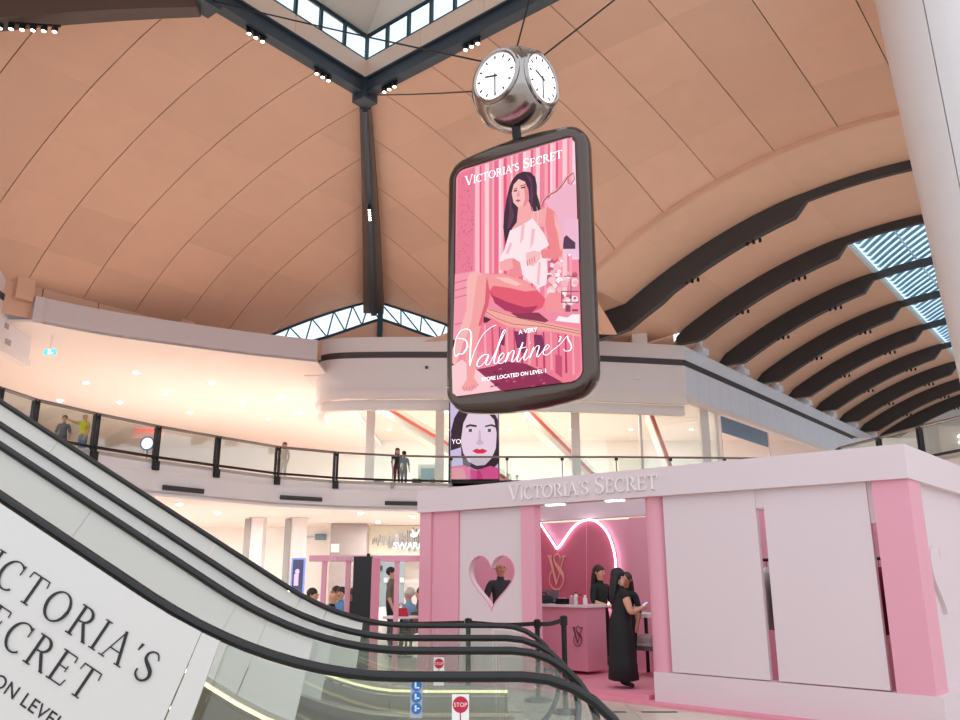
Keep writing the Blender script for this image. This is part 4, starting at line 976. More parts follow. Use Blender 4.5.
stanchion(sD, hD, 'black belt post at the left end of the barrier behind the escalator')
# ================================================================ HANGING SCREEN AND CLOCK
es = Vector((.85, -.527, 0)).normalized(); ns = Vector((es.y, -es.x, 0))
SC = at_y(517, 270, 14.0)
sp_ = lambda x, y, e=0.: at_pl(x, y, SC, ns)+ns*e
cs = [sp_(*p) for p in ((457.5, 170), (577, 137), (582.5, 380), (453.5, 398))]
us = [(p-SC).dot(es) for p in cs]; uS0, uS1 = (us[0]+us[3])/2, (us[1]+us[2])/2; zS1, zS0 = (cs[0].z+cs[1].z)/2, (cs[2].z+cs[3].z)/2
uM, zM = (uS0+uS1)/2, (zS0+zS1)/2; SW, SH = uS1-uS0, zS1-zS0
scr = thing('hanging_screen', SC+es*uM+Vector((0,0,zS0-SC.z-.4)), 'tall rounded advertising screen hanging under the clock with a pink lingerie advert', 'screen')
def rrect(off, rad, bow, n=9):
    out = []; hw, hh2 = SW/2+off, SH/2+off; rad = rad+off*.9
    for qx, qz, a0 in ((1, 1, 0), (-1, 1, 90), (-1, -1, 180), (1, -1, 270)):
        for k in range(n):
            a = math.radians(a0+90*k/(n-1)); u = qx*(hw-rad)+rad*math.cos(a); z = qz*(hh2-rad)+rad*math.sin(a)
            b = bow*(1-(u/hw)**2); out.append((u, z+(b if z > 0 else -b)))
        if qx*qz > 0:      # intermediate points along top (after first corner) and bottom (after third)
            for k in range(1, 8):
                u = qx*(hw-rad)*(1-2*k/8); out.append((u, qz*(hh2+bow*(1-(u/hw)**2))))
    return out
sw3 = lambda u, z, d=0.: SC+es*(uM+u)-ns*d+Vector((0, 0, zM-SC.z+z))
prof = [(.02, 0, .02), (.03, -.02, .02), (.12, -.035, .07), (.18, .0, .12), (.21, .08, .17), (.21, .2, .18), (.17, .32, .15), (.10, .4, .1), (.0, .44, .04)]
obj('casing', MB().loft([[sw3(u, z, d) for u, z in rrect(o_, .2, b)] for o_, d, b in prof]), mat('bronze_casing', '52433d', .2, .7, .04, 2, coat=.4), scr, 'auto')
def layq(pts, col, k): art.add([sp_(x, y, .028+.0035*k) for x, y in pts], [tuple(range(len(pts)))], col)
art = MB()
art.add([sw3(u, z, -.026) for u, z in rrect(-.01, .2, .0)], [tuple(range(50))], 'f08aa2')
Q1 = lambda pts: [(440+x/6, 130+y/6) for x, y in pts]; Q2 = lambda pts: [(440+x/6, 220+y/6) for x, y in pts]; Q3 = lambda pts: [(440+x/6, 300+y/6) for x, y in pts]
topy = lambda x: 171.5-(x-461.7)*.3095
# wallpaper, curtain folds
layq([(459.5, topy(461)+3.5), (476, topy(476)+.8), (474, 272), (456, 276)], 'e87892', 1)
random.seed(3)
for i in range(70):
    x = random.uniform(459, 474); y = random.uniform(176, 270); layq([(x, y), (x+1.1, y+.3), (x+.7, y+1.4), (x-.3, y+1.0)], 'c95c80', 2)
x = 476.; cc = ['f9b9c6', 'e9557a', 'f58ea4', 'fbc9d2', 'f07f98', 'f7a3b4', 'e9688a', 'fcd3da']; i = 0
while x < 573:
    w_ = random.uniform(1.6, 5.2); xb = min(x+w_, 573); layq([(x, topy(x)+.9), (xb, topy(xb)+.9), (xb, 300), (x, 300)], cc[i % 8], 1); x = xb; i += 1
layq([(573, topy(573)+3.5), (575.5, 143), (579, 260), (573, 260)], 'f3d3e2', 1)
layq(Q2([(95, 330), (205, 310), (280, 340), (280, 600), (200, 720), (85, 720)]), 'f399ab', 2)
for yy in (350, 395, 440, 600): layq(Q2([(95, yy+28), (200, yy), (200, yy+7), (95, yy+35)]), 'd96a88', 3)
layq(Q1([(640, 430), (760, 330), (820, 330), (834, 720), (745, 720)]), 'f0b2c8', 2)
layq(Q2([(750, 0), (834, 0), (840, 240), (750, 200)]), 'ecc3dc', 2)
for pts, ww in (([(612, 462), (625, 430), (650, 400), (700, 372), (745, 325), (770, 285), (800, 262)], 2.2), ([(770, 300), (790, 335), (812, 300), (806, 262), (780, 268)], 1.2)):
    c = Q1(pts); b_ = band([(p[0], p[1]) for p in c], [ww]*len(c))
    for s_ in b_: layq([(v.x, v.y) for v in s_], '9a4a55', 4)
    for s_ in band([(p[0]-.2, p[1]-.3) for p in c], [ww*.4]*len(c)): layq([(v.x, v.y) for v in s_], 'f6b8ae', 5)
# lamp, flowers, silver on the side table
layq(Q2([(745, 150), (750, 110), (765, 95), (790, 118), (818, 140), (818, 178), (745, 178)]), '51334f', 4)
for i in range(60):
    x, y = random.uniform(655, 820), random.uniform(200, 520); s_ = random.uniform(8, 26); col = random.choice(['fbdadd', 'f5b2bd', 'e98298', 'fff0f0', 'c25c78', 'f9c6c6'])
    layq(Q2([(x+s_*math.cos(a), y+s_*.9*math.sin(a)) for a in [2*math.pi*k/7 for k in range(7)]]), col, 4+.02*i)
for x0_, y0_, w_, h_ in ((735, 430, 105, 6), (735, 495, 105, 6), (735, 430, 6, 70), (790, 360, 6, 140), (750, 340, 80, 5), (760, 515, 30, 40), (800, 540, 35, 12)): layq(Q2([(x0_, y0_), (x0_+w_, y0_), (x0_+w_, y0_+h_), (x0_, y0_+h_)]), '8e3f60', 6)
layq(Q2([(660, 440), (740, 440), (745, 560), (640, 560), (640, 480)]), 'f2929a', 5.5)
layq(Q2([(700, 610), (720, 580), (770, 590), (800, 570), (845, 570), (845, 625)]), 'fbeef2', 6)
# cloth, bench, floor
layq(Q3([(240, 130), (330, 110), (430, 180), (620, 200), (846, 190), (848, 430), (800, 492), (740, 500), (640, 440), (520, 390), (330, 330), (240, 310)]), 'ee7c92', 5)
for i, xx in enumerate(range(250, 840, 22)):
    if i % 2: layq(Q3([(xx, 150+(xx-250)*.12), (xx+9, 150+(xx-250)*.12), (xx+16, 330+(xx-250)*.22), (xx+3, 330+(xx-250)*.22)]), ['d24a74', 'f7a4b0', 'b23468'][i % 3], 5.4)
for pts in ([(450, 190), (530, 200), (520, 330), (470, 300)], [(570, 210), (620, 215), (640, 310), (600, 330), (575, 290)], [(375, 180), (400, 180), (395, 280), (370, 270)]): layq(Q3(pts), '7d2458', 5.6)
layq(Q3([(700, 330), (740, 340), (740, 470), (700, 440)]), 'c84a72', 5.6)
layq(Q3([(225, 420), (330, 400), (400, 370), (520, 385), (640, 440), (745, 498), (380, 548), (300, 480)]), '8f2450', 6)
for i in range(26):
    x, y = random.uniform(300, 640), random.uniform(410, 520); layq(Q3([(x, y), (x+18, y-5), (x+22, y+5), (x+4, y+9)]), random.choice(['c8557a', '6d1740', 'b23a66']), 6.3+.01*i)
layq(Q3([(80, 400), (140, 360), (240, 430), (370, 545), (110, 580), (84, 560)]), 'fac9d0', 6)
layq(Q3([(270, 100), (315, 120), (290, 140), (268, 140)]), '4a1a38', 6)
layq(Q3([(285, 50), (330, 65), (450, 95), (640, 135), (848, 180), (848, 225), (700, 195), (560, 180), (420, 165), (350, 130), (280, 85)]), 'f2a79c', 7)
for pts in ([(285, 75), (350, 115), (450, 150), (640, 165), (848, 208)], [(300, 60), (450, 105), (640, 150), (848, 192)]):
    for s_ in band(Q3(pts), [.5]*5): layq([(v.x, v.y) for v in s_], '8a3a4a', 7.5)
layq(Q3([(430, 82), (600, 80), (660, 128), (640, 140), (480, 112)]), '8c2c4c', 7.6)
# the seated figure
layq(Q1([(440, 310), (470, 272), (510, 256), (550, 260), (580, 290), (590, 340), (590, 390), (605, 440), (612, 480), (590, 500), (560, 490), (545, 440), (480, 500), (480, 540), (455, 590), (430, 620), (412, 690), (402, 690), (388, 590), (395, 500), (408, 420), (425, 350)]), '3b1a30', 8)
layq(Q1([(480, 455), (540, 430), (562, 500), (600, 490), (660, 465), (705, 510), (640, 590), (560, 575), (500, 570), (450, 640), (440, 600), (470, 560)]), 'f5a7a9', 9)
layq(Q1([(452, 335), (482, 302), (520, 318), (540, 365), (545, 425), (522, 462), (478, 472), (450, 442), (440, 385)]), 'f8bcba', 10)
layq(Q1([(520, 318), (540, 365), (545, 425), (522, 462), (505, 468), (520, 420), (515, 360)]), 'ea8890', 10.4)
for pts, c in (([(450, 372), (470, 366), (476, 374), (455, 379)], '4a2030'), ([(495, 352), (520, 346), (522, 355), (498, 360)], '4a2030'), ([(452, 362), (475, 354), (476, 358), (453, 366)], '5a2a35'), ([(492, 342), (522, 334), (522, 338), (493, 347)], '5a2a35'), ([(478, 375), (486, 372), (488, 405), (476, 410), (470, 404)], 'ea9296'), ([(462, 432), (478, 424), (496, 428), (480, 441)], 'd2405c')): layq(Q1(pts), c, 11)
for pts in ([(520, 262), (560, 300), (570, 400), (560, 480), (550, 420), (552, 330)], [(420, 400), (436, 380), (440, 470), (455, 520), (430, 590), (412, 600), (425, 500)]): layq(Q1(pts), '5c2f4c', 8.5)
arm = Q1([(650, 468), (695, 495), (722, 570), (740, 690)])+Q2([(745, 175), (735, 222), (700, 242), (622, 232), (612, 192), (668, 180), (655, 110)])+Q1([(640, 570)])
layq(arm, 'ee858c', 9.5)
layq(Q1([(690, 500), (722, 570), (740, 690)])+Q2([(745, 175), (730, 190), (715, 90)])+Q1([(700, 580)]), 'f7b3b0', 9.7)
layq(Q2([(440, 245), (505, 240), (525, 345), (425, 345)]), 'ee8a92', 9.2)
layq(Q1([(475, 590), (530, 560), (565, 535), (592, 572), (632, 625), (662, 690)])+Q2([(662, 160), (612, 192), (622, 235), (650, 240), (655, 330), (645, 395), (600, 415), (545, 372), (505, 335), (490, 260), (445, 232), (400, 245), (365, 270), (375, 225), (395, 190), (415, 120), (430, 70)]), 'fbe3e8', 10)
for pts in ([(500, 40), (520, 30), (510, 120), (490, 150)], [(560, 60), (580, 60), (570, 150), (550, 180)], [(600, 260), (615, 260), (605, 400), (590, 390)], [(430, 140), (445, 150), (420, 210), (405, 210)]): layq(Q2(pts), 'f4b9c6', 10.5)
layq(Q2([(365, 258), (440, 238), (452, 292), (410, 312), (370, 305)]), 'f5a9ac', 10.8)
layq(Q2([(525, 205), (575, 190), (614, 200), (612, 240), (570, 285), (530, 275)]), 'f6bcbd', 11)
for k in range(4): layq(Q2([(530+14*k, 250-8*k), (536+14*k, 248-8*k), (540+14*k, 282-8*k), (534+14*k, 284-8*k)]), 'df7f86', 11.3)
for s_ in band(Q1([(565, 535), (570, 500), (560, 470)]), [.3]*3)+band(Q1([(592, 572), (600, 520), (590, 470)]), [.3]*3): layq([(v.x, v.y) for v in s_], 'fff0f0', 10.2)
leg2 = Q2([(170, 375), (188, 325), (235, 308), (262, 330), (250, 420), (215, 560), (175, 690)])+Q3([(150, 260), (130, 330), (100, 400), (84, 380), (86, 300), (130, 180), (170, 60)])
layq(leg2, 'f6b4b2', 9)
leg1 = Q2([(235, 340), (275, 325), (300, 345), (312, 430), (300, 520), (255, 640)])+Q3([(235, 250), (228, 390), (215, 470), (245, 515), (200, 552), (150, 545), (138, 530), (172, 480), (170, 400), (160, 300), (190, 190)])
layq(leg1, 'f3a09f', 9.6)
layq(Q2([(290, 345), (312, 430), (300, 520), (255, 640), (240, 640), (280, 500)]), 'dd5a70', 9.8)
layq(Q2([(275, 328), (400, 328), (520, 368), (595, 428), (642, 480), (625, 530), (560, 562), (470, 568), (400, 548), (340, 505), (308, 435), (295, 350)]), 'e4586e', 9.9)
layq(Q2([(278, 330), (400, 330), (520, 370), (590, 428), (520, 435), (420, 412), (330, 400), (308, 430), (295, 355)]), 'f39a9b', 10.1)
layq(Q2([(340, 348), (420, 352), (500, 390), (470, 402), (400, 380)]), 'f9c0ba', 10.2)
layq(Q2([(340, 505), (308, 435), (330, 460), (420, 500), (520, 530), (600, 520), (560, 562), (470, 568), (400, 548)]), 'b02c5c', 10.15)
for k in range(5): layq(Q3([(150+16*k, 530-4*k), (152+16*k, 528-4*k), (162+16*k, 550-5*k), (158+16*k, 551-5*k)]), 'c8606e', 9.9)
obj('screen_image', art, attr_mat('screen_print', 1.0), scr)
M_st = mat('screen_text_white', 'ffffff', .5, emit=1.0)
# writing on the screen
lay_, W = serif_letters("VICTORIA'S SECRET", {0, 11}); a = sp_(467, 186.5); b = sp_(564.5, 160); ua = (a-SC).dot(es)-uM; ub = (b-SC).dot(es)-uM; za = (a.z+b.z)/2-zM; sc = (ub-ua)/W; hh3 = sp_(515, 164).z-sp_(515, 173.5).z
for ch, x, s in lay_:
    if GLY[ch][1]:
        mb = MB()
        for pl in GLY[ch][1]: mb.prism([sw3(ua+(x+p[0]*s)*sc, za+p[1]*s*hh3*1.0, -.075) for p in pl], ns*.003)
        obj('letter', mb, M_st, scr)
script = {
 'V': [[(150,330),(125,330),(108,345),(100,310),(108,245),(135,195),(175,180),(200,205),(196,300),(192,400)], [(192,400),(225,300),(270,215),(320,170),(350,158)], [(120,235),(165,245),(178,285),(150,330)]],
 'a': [[(305,335),(275,335),(245,365),(235,395),(250,405),(285,375),(305,335),(288,385),(300,395),(315,380)]],
 'l': [[(315,380),(355,300),(395,215),(405,190),(392,195),(360,290),(338,365),(345,388),(362,375)]],
 'e': [[(362,375),(390,350),(398,330),(385,325),(368,350),(364,380),(385,385),(410,360)]],
 'n': [[(425,320),(405,380)], [(408,365),(440,315),(458,312),(450,345),(442,375),(455,372),(475,345)]],
 't': [[(510,260),(475,360),(488,372),(510,345)], [(478,300),(530,288)]],
 'i': [[(535,300),(515,355),(525,366),(548,340)], [(552,262),(556,266)]],
 'n2': [[(575,290),(552,352)], [(556,335),(590,285),(608,283),(600,315),(592,345),(606,342),(625,315)]],
 'e2': [[(625,315),(655,300),(668,282),(655,275),(638,298),(632,328),(655,335),(690,305)]],
 "'": [[(728,226),(738,230),(724,258)]],
 's': [[(690,305),(735,270),(775,222),(780,240),(800,280),(792,308),(765,312),(752,300)]],
}
for ch, strokes in script.items():
    mb = MB()
    for st in strokes:
        pl = [(p.x, p.y) for p in catmull([(x, y, 0) for x, y in st], 5)]
        pl = Q3(pl); ws = [.45+.75*max(0, (pl[min(i+1, len(pl)-1)][1]-pl[max(i-1, 0)][1]))/3.2 for i in range(len(pl))]; ws = [min(w_, 1.3) for w_ in ws]
        for s_ in band(pl, ws): mb.add([sp_(v.x, v.y, .078) for v in s_], [(0, 1, 2, 3)])
    obj('letter', mb, M_st, scr)
def screen_text(body, pa, pb, e=.076):
    a, b = sp_(*pa), sp_(*pb); me = text_mesh(body, 1, .003); wd = max(v.co.x for v in me.vertices); s_ = (b-a).length/wd
    me.transform(Matrix.Diagonal((s_, s_, 1, 1))); obj('lettering', placed(me, frame(a+ns*e, (b-a).normalized(), ns.cross((b-a).normalized()))), M_st, scr)
screen_text('STORE LOCATED ON LEVEL 1', Q3([(262, 494)])[0], Q3([(648, 440)])[0]); screen_text('A VERY', Q3([(485, 212)])[0], Q3([(595, 194)])[0])
# clock globe
mid = sw3(0, 0, .2); dC = mid.y; ccp = at_y(515.5, 91, dC*.99); Rg = 42.0*((ccp-C0).dot(FW))/FPX
ck = thing('clock_globe', ccp-Vector((0,0,Rg)), 'polished steel clock globe with lit white dials above the hanging screen', 'clock')
sA_, sB_ = A2, B2
bm = bmesh.new(); bmesh.ops.create_uvsphere(bm, u_segments=72, v_segments=48, radius=Rg)
nrm4 = [sA_, sB_, -sA_, -sB_]; CUT = .76
for v in bm.verts:
    for n in nrm4:
        d = v.co.dot(n)
        if d > CUT*Rg: v.co -= n*(d-CUT*Rg)
    v.co += ccp
me = bpy.data.meshes.new('globe'); bm.to_mesh(me); bm.free()
obj('globe_shell', me, mat('polished_steel', 'a9a19d', .16, 1., .03), ck, 'auto')
rd = Rg*math.sqrt(1-CUT*CUT)
for n in nrm4:
    c = ccp+n*(CUT*Rg); sv = Vector((-n.y, n.x, 0))
    obj('bezel', MB().tube([c+(sv*math.cos(a)+Vector((0,0,math.sin(a))))*rd*.96 for a in [2*math.pi*k/40 for k in range(40)]], .05, 8, True), mat('polished_steel', 'a9a19d'), ck, 'auto')
    di = obj('dial', MB().disc(c, n, rd*.86, .02, 40), mat('lit_dial', 'fbfaff', .4, emit=1.0), ck)
    for k in range(12):
        a = math.radians(90-30*k); dr = sv*math.cos(a)+Vector((0,0,math.sin(a))); obj('tick', MB().bar(c+n*.025+dr*rd*.68, c+n*.025+dr*rd*.8, .035, .012, n), M_ink, di)
    for deg, ln, wd in ((285, .46, .035), (180, .7, .025)):
        a = math.radians(90-deg); dr = sv*math.cos(a)+Vector((0,0,math.sin(a))); obj('clock_hand', MB().bar(c+n*.03-dr*.06, c+n*.03+dr*rd*ln, wd, .012, n), M_ink, di)
ztop = sw3(0, SH/2+.15, .2)
obj('neck', MB().tube([ztop, ccp-Vector((0,0,Rg*.97))], .09, 12), M_black, ck)
obj('lifting_ring', MB().tube([ccp+Vector((.0, 0, Rg+.09))+A2*.09*math.cos(a)+Vector((0,0,.09*math.sin(a))) for a in [2*math.pi*k/14 for k in range(14)]], .018, 6, True), M_black, ck)
for tgt, az, lab in ((Np+Vector((0,0,16)), -A2*.6-B2*.5, 'thin steel cable from the clock to the far corner of the skylight'), (CLp+Vector((0,0,16)), B2*.4-A2*.6, 'thin steel cable from the clock to the left corner of the skylight'), (CRp+Vector((0,0,16)), A2*.6-B2*.3, 'steel cable from the clock to the right corner of the skylight'), (CNp+Vector((0,0,16)), A2*.1+B2*.1, 'steel cable rising steeply from the clock top to the skylight')):
    st = ccp+az.normalized()*Rg*(.6 if az.length > .3 else .1)+Vector((0,0,Rg*(.8 if az.length > .3 else .99)))
    if 'far' in lab: st = ccp+az.normalized()*Rg*.82+Vector((0,0,Rg*.58))
    tag(obj('suspension_cable', MB().tube([st.lerp(tgt, k/8)-Vector((0,0,.04*math.sin(math.pi*k/8))) for k in range(9)], .018, 6), M_black), lab, 'cable')

# ================================================================ PEOPLE
M_skin = mat('skin_light', 'd9a184', .5, 0, .04, 12); M_skin2 = mat('skin_brown', 'a9714f', .5, 0, .04, 12)
def person(label, foot, face, H, shirt, legs, hairc, skin=None, shoes='1a1a1c', pose='stand', arms=None, hair='short', sleeves=True, sub=1, long_legs=True, fingers=False, group=None, head_turn=0.):
    skin = skin or M_skin
    f = Vector((math.sin(face), math.cos(face), 0)); r = Vector((f.y, -f.x, 0)); foot = Vector(foot)
    W3 = lambda x, y, z: foot+r*(x*H)+f*(y*H)+Vector((0, 0, z*H))
    V = []; E = []; R = []; B = []
    def add(p, rad, par, tagn): V.append(W3(*p)); R.append(rad*H); i = len(V)-1; (E.append((par, i)), B.append((par, i, tagn))) if par is not None else None; return i
    dz = 0. if pose == 'stand' else -.25
    pel = add((0, 0, .53+dz), .075, None, 't'); sp1 = add((0, .0, .62+dz), .07, pel, 't'); ch = add((0, .0, .73+dz), .08, sp1, 't'); nb_ = add((0, -.005, .815+dz), .04, ch, 't')
    nk = add((0, .004, .855+dz), .03, nb_, 'h'); h1 = add((0, .012, .892+dz), .047, nk, 'h'); h2 = add((0, .008, .93+dz), .056, h1, 'h'); h3 = add((0, .004, .968+dz), .04, h2, 'h')
    arms = arms or {-1: ((-.135, .0, .63+dz), (-.13, .06, .49+dz)), 1: ((.135, .0, .63+dz), (.13, .06, .49+dz))}
    for s in (-1, 1):
        sh = add((s*.095, 0, .795+dz), .042, ch, 't'); el, wr_ = arms[s]
        e_ = add(el, .029, sh, 'u'); ww = add(wr_, .02, e_, 'f')
        d = (Vector(wr_)-Vector(el)).normalized(); pm = Vector(wr_)+d*.035; pi = add(tuple(pm), .019, ww, 'f')
        sd = d.cross(Vector((0, 0, 1)) if abs(d.z) < .8 else Vector((0, 1, 0))).normalized()
        if fingers:
            for k, (o_, ln) in enumerate(((-.018, .040), (-.006, .047), (.006, .045), (.018, .036))): 
                q_ = pm+sd*o_*1.1+d*ln*.55; j = add(tuple(q_), .0065, pi, 'f'); add(tuple(q_+d*ln*.3+Vector((0, .012, -.01))), .0055, j, 'f')
            th_ = Vector(wr_)+d*.02+sd*s*-.026; add(tuple(th_+d*.012), .0075, ww, 'f')
        else: add(tuple(pm+d*.04), .012, pi, 'f')
    for s in (-1, 1):
        hp = add((s*.05, 0, .505+dz), .062, pel, 'l')
        if pose == 'stand': kn = add((s*.052, .01, .285), .04, hp, 'l'); an = add((s*.055, -.005, .05), .026, kn, 'l'); toe = add((s*.06, .075, .018), .02, an, 's')
        else: kn = add((s*.06, .24, .27), .044, hp, 'l'); an = add((s*.06, .22, .05), .027, kn, 'l'); toe = add((s*.06, .30, .018), .02, an, 's')
    me = bpy.data.meshes.new('b'); me.from_pydata(V, E, []); o = bpy.data.objects.new('b', me); COL.objects.link(o)
    sm = o.modifiers.new('s', 'SKIN'); sm.use_smooth_shade = True
    for i, sv in enumerate(me.skin_vertices[0].data): sv.radius = (R[i], R[i]*(.8 if i in (1, 2) else 1)); sv.use_root = (i == 0)
    ss = o.modifiers.new('u', 'SUBSURF'); ss.levels = sub; ss.render_levels = sub
    bme = conv(o)
    root = thing('person', foot, label, 'person', group)
    ms = {'t': mat('cloth_'+shirt, shirt, .8), 'l': mat('cloth_'+legs, legs, .8), 'h': skin, 'f': skin, 'u': mat('cloth_'+shirt, shirt) if sleeves else skin, 's': mat('shoe_'+shoes, shoes, .5)}
    bo = obj('body', bme, None, root, True)
    order = ['t', 'l', 'h', 'f', 'u', 's']; bo.data.materials.clear()
    for k in order: bo.data.materials.append(ms[k])
    segs = [(V[a]-foot, V[b]-foot, t, max(R[a], R[b])) for a, b, t in B]
    for p in bo.data.polygons:
        c = p.center; best = None
        for a, b, t, rr in segs:
            ab = b-a; tt = max(0, min(1, (c-a).dot(ab)/max(ab.length_squared, 1e-9))); d = (c-a-ab*tt).length/rr
            if best is None or d < best[0]: best = (d, t)
        p.material_index = order.index(best[1]); p.use_smooth = True
    M_h = mat('hair_'+hairc, hairc, .55, 0, .1, 30)
    hc = W3(0, -.006, .94+dz); fr_ = Matrix((r, f, Vector((0,0,1)))).transposed()
    hd = MB().ball((0, 0, 0), (.061*H, .066*H, .060*H), 14); hv = [hc+fr_ @ (Vector(v)+Vector((0, -.010*H, .012*H))) for v in hd.v]
    keep = MB(); keep.v = [tuple(p) for p in hv]; keep.f = hd.f; keep.c = hd.c
    if hair != 'bald': 
        ho = obj('hair', keep, M_h, root, True)
        if hair == 'long':
            rings = []
            for z, wd, th_, yb in ((.955, .05, .04, -.035), (.91, .06, .035, -.05), (.86, .062, .03, -.058), (.80, .06, .028, -.068), (.74, .045, .022, -.075), (.70, .02, .012, -.075)):
                rings.append([W3(wd*math.cos(a), yb+th_*math.sin(a), z+dz) for a in [2*math.pi*k/12 for k in range(12)]])
            obj('long_hair', MB().loft(rings), M_h, ho, True)
        if hair == 'bun': obj('hair_bun', MB().ball(W3(0, -.075, .955+dz), .032*H, 10), M_h, ho, True)
    # face
    M_eye = mat('eye_dark', '2a2022', .4); M_lip = mat('lip', 'a8505a', .5)
    for s in (-1, 1):
        obj('eye', MB().ball(W3(s*.02, .06, .935+dz), .006*H, 6), M_eye, root); obj('ear', MB().ball(W3(s*.057, .0, .925+dz), (.008*H, .008*H, .014*H), 8), skin, root)
    obj('nose', MB().loft([[W3(.006, .056, .936+dz), W3(0, .062, .936+dz), W3(-.006, .056, .936+dz)], [W3(.012, .06, .912+dz), W3(0, .076, .914+dz), W3(-.012, .06, .912+dz)]]), skin, root)
    obj('mouth', MB().box(W3(0, .056, .895+dz), (.028*H, .012*H, .006*H), r, f), M_lip, root)
    root['_W'] = 0; del root['_W']
    return root, W3
# woman in the long black dress, facing right with a phone
ft = at_z(624, 688, .085); Hh = 1.55
wfa = math.radians(78)
armsW = {1: ((.125, .045, .625), (.055, .165, .66)), -1: ((-.12, .06, .635), (-.03, .175, .655))}
wo, W3 = person('woman in a long sleeveless black dress looking at a phone beside the counter', ft, wfa, Hh, '131215', '131215', '14131a', pose='stand', arms=armsW, hair='long', sleeves=False, sub=2, fingers=True)
rings = []
for z, a_, b_, yo in ((.825, .05, .045, 0), (.80, .10, .062, -.004), (.765, .102, .075, 0), (.70, .10, .082, .004), (.63, .092, .076, 0), (.56, .105, .092, -.01), (.48, .115, .10, -.01), (.35, .118, .108, -.005), (.2, .125, .12, 0), (.07, .135, .13, 0), (.065, .12, .115, 0)):
    rings.append([W3(a_*math.cos(t)*(1+.03*math.sin(7*t)*(z < .5)), yo+b_*math.sin(t)*(1+.03*math.cos(6*t)*(z < .5)), z) for t in [2*math.pi*k/28 for k in range(28)]])
obj('dress', MB().loft(rings), mat('black_dress', '121114', .75), wo, True)
M_ring = mat('silver', 'd8d8da', .2, .9)
obj('earring', MB().tube([W3(.062, .0, .893)+Vector((.012*math.cos(a), 0, .022*math.sin(a))) for a in [2*math.pi*k/12 for k in range(12)]], .003, 5, True), M_ring, wo)
pc = W3(.012, .21, .68); ph = MB().box((0, 0, 0), (.075, .009, .15)); 
mt = Matrix.Rotation(-wfa, 4, 'Z') @ Matrix.Rotation(math.radians(-50), 4, 'X'); ph.v = [tuple(pc+(mt @ Vector(v))) for v in ph.v]
phr = thing('phone', pc, 'white phone held up by the woman in the black dress', 'phone'); obj('phone_body', ph, mat('phone_white', 'e6e6ee', .3), phr)
gl = MB().box((0, -.006, .0), (.066, .002, .136)); gl.v = [tuple(pc+(mt @ Vector(v))) for v in gl.v]; obj('phone_screen', gl, mat('phone_screen', 'b9d0f2', .2, emit=.6), phr)
# shop assistant leaning at the counter end
p = at_z(603, 667, .085)
person('shop assistant with long brown hair in a dark top standing at the counter end', p, math.radians(140), 1.62, '1d2420', '141316', '3a221c', arms={1: ((.14, .02, .64), (.06, .13, .60)), -1: ((-.14, .02, .64), (-.10, .12, .58))}, hair='long', sub=2, fingers=True)
p = at_z(630, 677, .085)
person('woman in black half hidden behind the woman in the long dress', p, math.radians(215), 1.50, '17161a', '17161a', '3b241d', skin=M_skin2, hair='long', sub=1)
# man behind the heart cut-out
uh, _ = U(500.5, 580, .75); p = bw(uh, .03, .75)
person('man in a dark grey shirt seen through the heart cut-out', p, math.radians(165), 1.76, '35363a', '22222a', '6a4c40', arms={1: ((.15, .02, .64), (.10, .10, .53)), -1: ((-.15, .02, .64), (-.02, .13, .60))}, hair='bald', sub=2, fingers=True)
# people on the upper gallery
def gal(px, Y, H, face, label, shirt, legs, hc, **k):
    x = at_y(px, 470, Y).x; person(label, (x, Y, GZ), face, H, shirt, legs, hc, **k)
x_ = at_y(78.5, 440, 27.5)
gal(79, 27.3, 1.72, math.radians(200), 'worker in a yellow high visibility vest pointing on the upper gallery', 'd9d22e', '5d7ea0', '8a5a48', arms={-1: ((-.14, .02, .63), (-.12, .08, .5)), 1: ((.17, .05, .80), (.28, .10, .85))}, hair='bald', sleeves=False)
gal(58, 27.0, 1.58, math.radians(160), 'person in a grey top beside the worker in the yellow vest', '6c6e78', '4a4c55', '5a4034')
gal(283, 32.9, 1.6, math.radians(190), 'person in a tan top at the gallery rail between two dark posts', 'c79f78', 'cdb9a4', '6a4a38', sleeves=False)
gal(397, 35.0, 1.68, math.radians(170), 'woman in a dark red and black outfit on the upper gallery', '1c181b', '5a1524', '1a1418', hair='long')
gal(404, 35.5, 1.62, math.radians(20), 'person in black behind the woman in dark red on the upper gallery', '191719', '191719', '15110f')
gal(508, 42.3, 1.45, math.radians(180), 'person in grey behind the coral counter, right of the face poster', '77706c', '555', '4a3a32') if False else gal(508, 42.3, 1.45, math.radians(180), 'person in grey behind the coral counter, right of the face poster', '77706c', '555055', '4a3a32')
gal(517, 42.4, 1.4, math.radians(190), 'person in white behind the coral counter', 'dcd6d2', '555055', '5a463c')
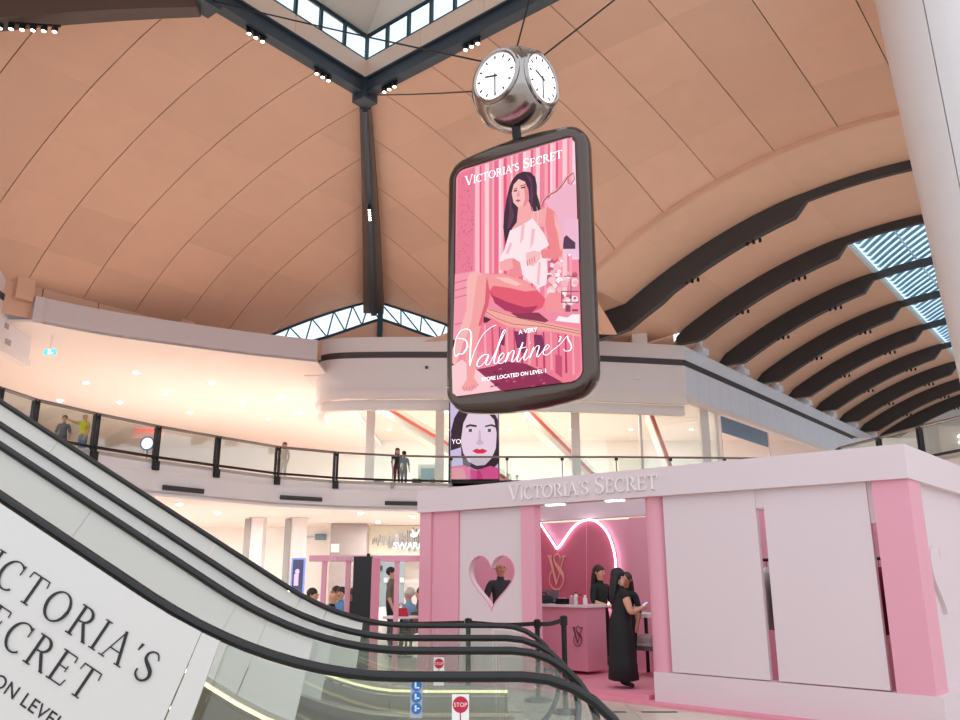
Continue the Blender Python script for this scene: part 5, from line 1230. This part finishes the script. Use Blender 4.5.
# people seated at the cafe on the ground floor
M_chair = mat('chair_wood', '6b4a3a', .5)
def chair(p, face, label):
    f = Vector((math.sin(face), math.cos(face), 0)); r = Vector((f.y, -f.x, 0)); c = thing('cafe_chair', p, label, 'chair', 'cafe chairs')
    p = Vector(p); obj('seat', MB().box(p+Z(.415)+f*.0, (.42, .42, .04), r, f), M_chair, c); obj('backrest', MB().box(p-f*.22+Z(.68), (.40, .03, .28), r, f), M_chair, c)
    for a in (-1, 1):
        for b in (-1, 1): obj('leg', MB().box(p+r*a*.18+f*b*.18+Z(.2 if b > 0 else .34), (.035, .035, .4 if b > 0 else .68), r, f), M_chair, c)
cafe = [(297, 17.5, 150, 'e8d6cf', 'caa98f', 'bald', 'pale shirt, leftmost by the blue poster stand', M_skin), (313, 16.8, 110, 'd9c2b4', '2a1c18', 'short', 'cream top and dark hair left of the first pink post', M_skin), (332, 15.6, 60, '1b1a1e', 'b98f78', 'bald', 'black vest with a bald head behind the far handrail', M_skin), (341, 18.4, 200, '5f93bd', '2a1c18', 'short', 'blue shirt between the two thin pink posts', M_skin), (335, 20.0, 240, 'e2b04a', '3a2418', 'short', 'yellow top behind the man in blue', M_skin2), (352, 17.2, 250, '2a2427', '4b2a1c', 'short', 'dark top with brown hair beside the black totem', M_skin2), (409, 17.6, 300, '7fa6c6', 'cfc6bd', 'short', 'light blue shirt with grey hair near the booth corner', M_skin), (420, 18.3, 270, '6a5a58', '4a342c', 'short', 'taupe top partly behind the booth corner', M_skin)]
for i, (px, Y, fd, sh, hc, hs, lab, sk) in enumerate(cafe):
    x = at_y(px, 600, Y).x; fa_ = math.radians(fd)
    chair((x, Y, 0), fa_, 'wooden cafe chair of the person in '+' '.join(lab.split()[:4])+', seat '+['one', 'two', 'three', 'four', 'five', 'six', 'seven', 'eight'][i]+' from the left')
    person('seated person in a '+lab, (x, Y, 0), fa_, 1.72, sh, '3c3f4a', hc, skin=sk, pose='sit', hair=hs, sleeves=(i != 2))
x = at_y(391, 600, 19.5).x; person('standing man in a brown shirt between the black totem and the booth', (x, 19.5, 0), math.radians(100), 1.72, '7a6a5a', '2f2b30', '1b1715')
x = at_y(398, 600, 19.0).x
# cafe tables and bags
for px, Y, lab in ((316, 18.9, 'round cafe table among the seated people left of the totem'), (402, 16.9, 'round cafe table with a red bag near the booth corner')):
    x = at_y(px, 600, Y).x; t = thing('cafe_table', (x, Y, 0), lab, 'table')
    obj('table_top', MB().lathe([(.36, .72), (.38, .73), (.38, .75), (.36, .76)], (x, Y, 0), 24), M_white, t); obj('pedestal', MB().lathe([(.03, .02), (.03, .72)], (x, Y, 0), 10), M_black, t); obj('foot', MB().lathe([(.24, 0), (.24, .015), (.04, .03)], (x, Y, 0), 18), M_black, t)
x = at_y(402, 600, 16.9).x
r = thing('red_handbag', (x, 16.8, .76), 'red handbag on the cafe table near the booth corner', 'bag'); pz = Vector((x, 16.8, .76))
obj('bag_body', MB().hexa([pz+Vector((a*.15*k, b*.06*k, z)) for z, k in ((0, 1), (.16, .8)) for a, b in ((-1,-1),(1,-1),(1,1),(-1,1))]), mat('red_leather', 'c2213c', .4), r); obj('bag_handle', MB().tube([pz+Vector((.07*math.cos(a), 0, .16+.08*math.sin(a))) for a in [math.pi*k/8 for k in range(9)]], .01, 6), mat('red_leather', 'c2213c'), r)
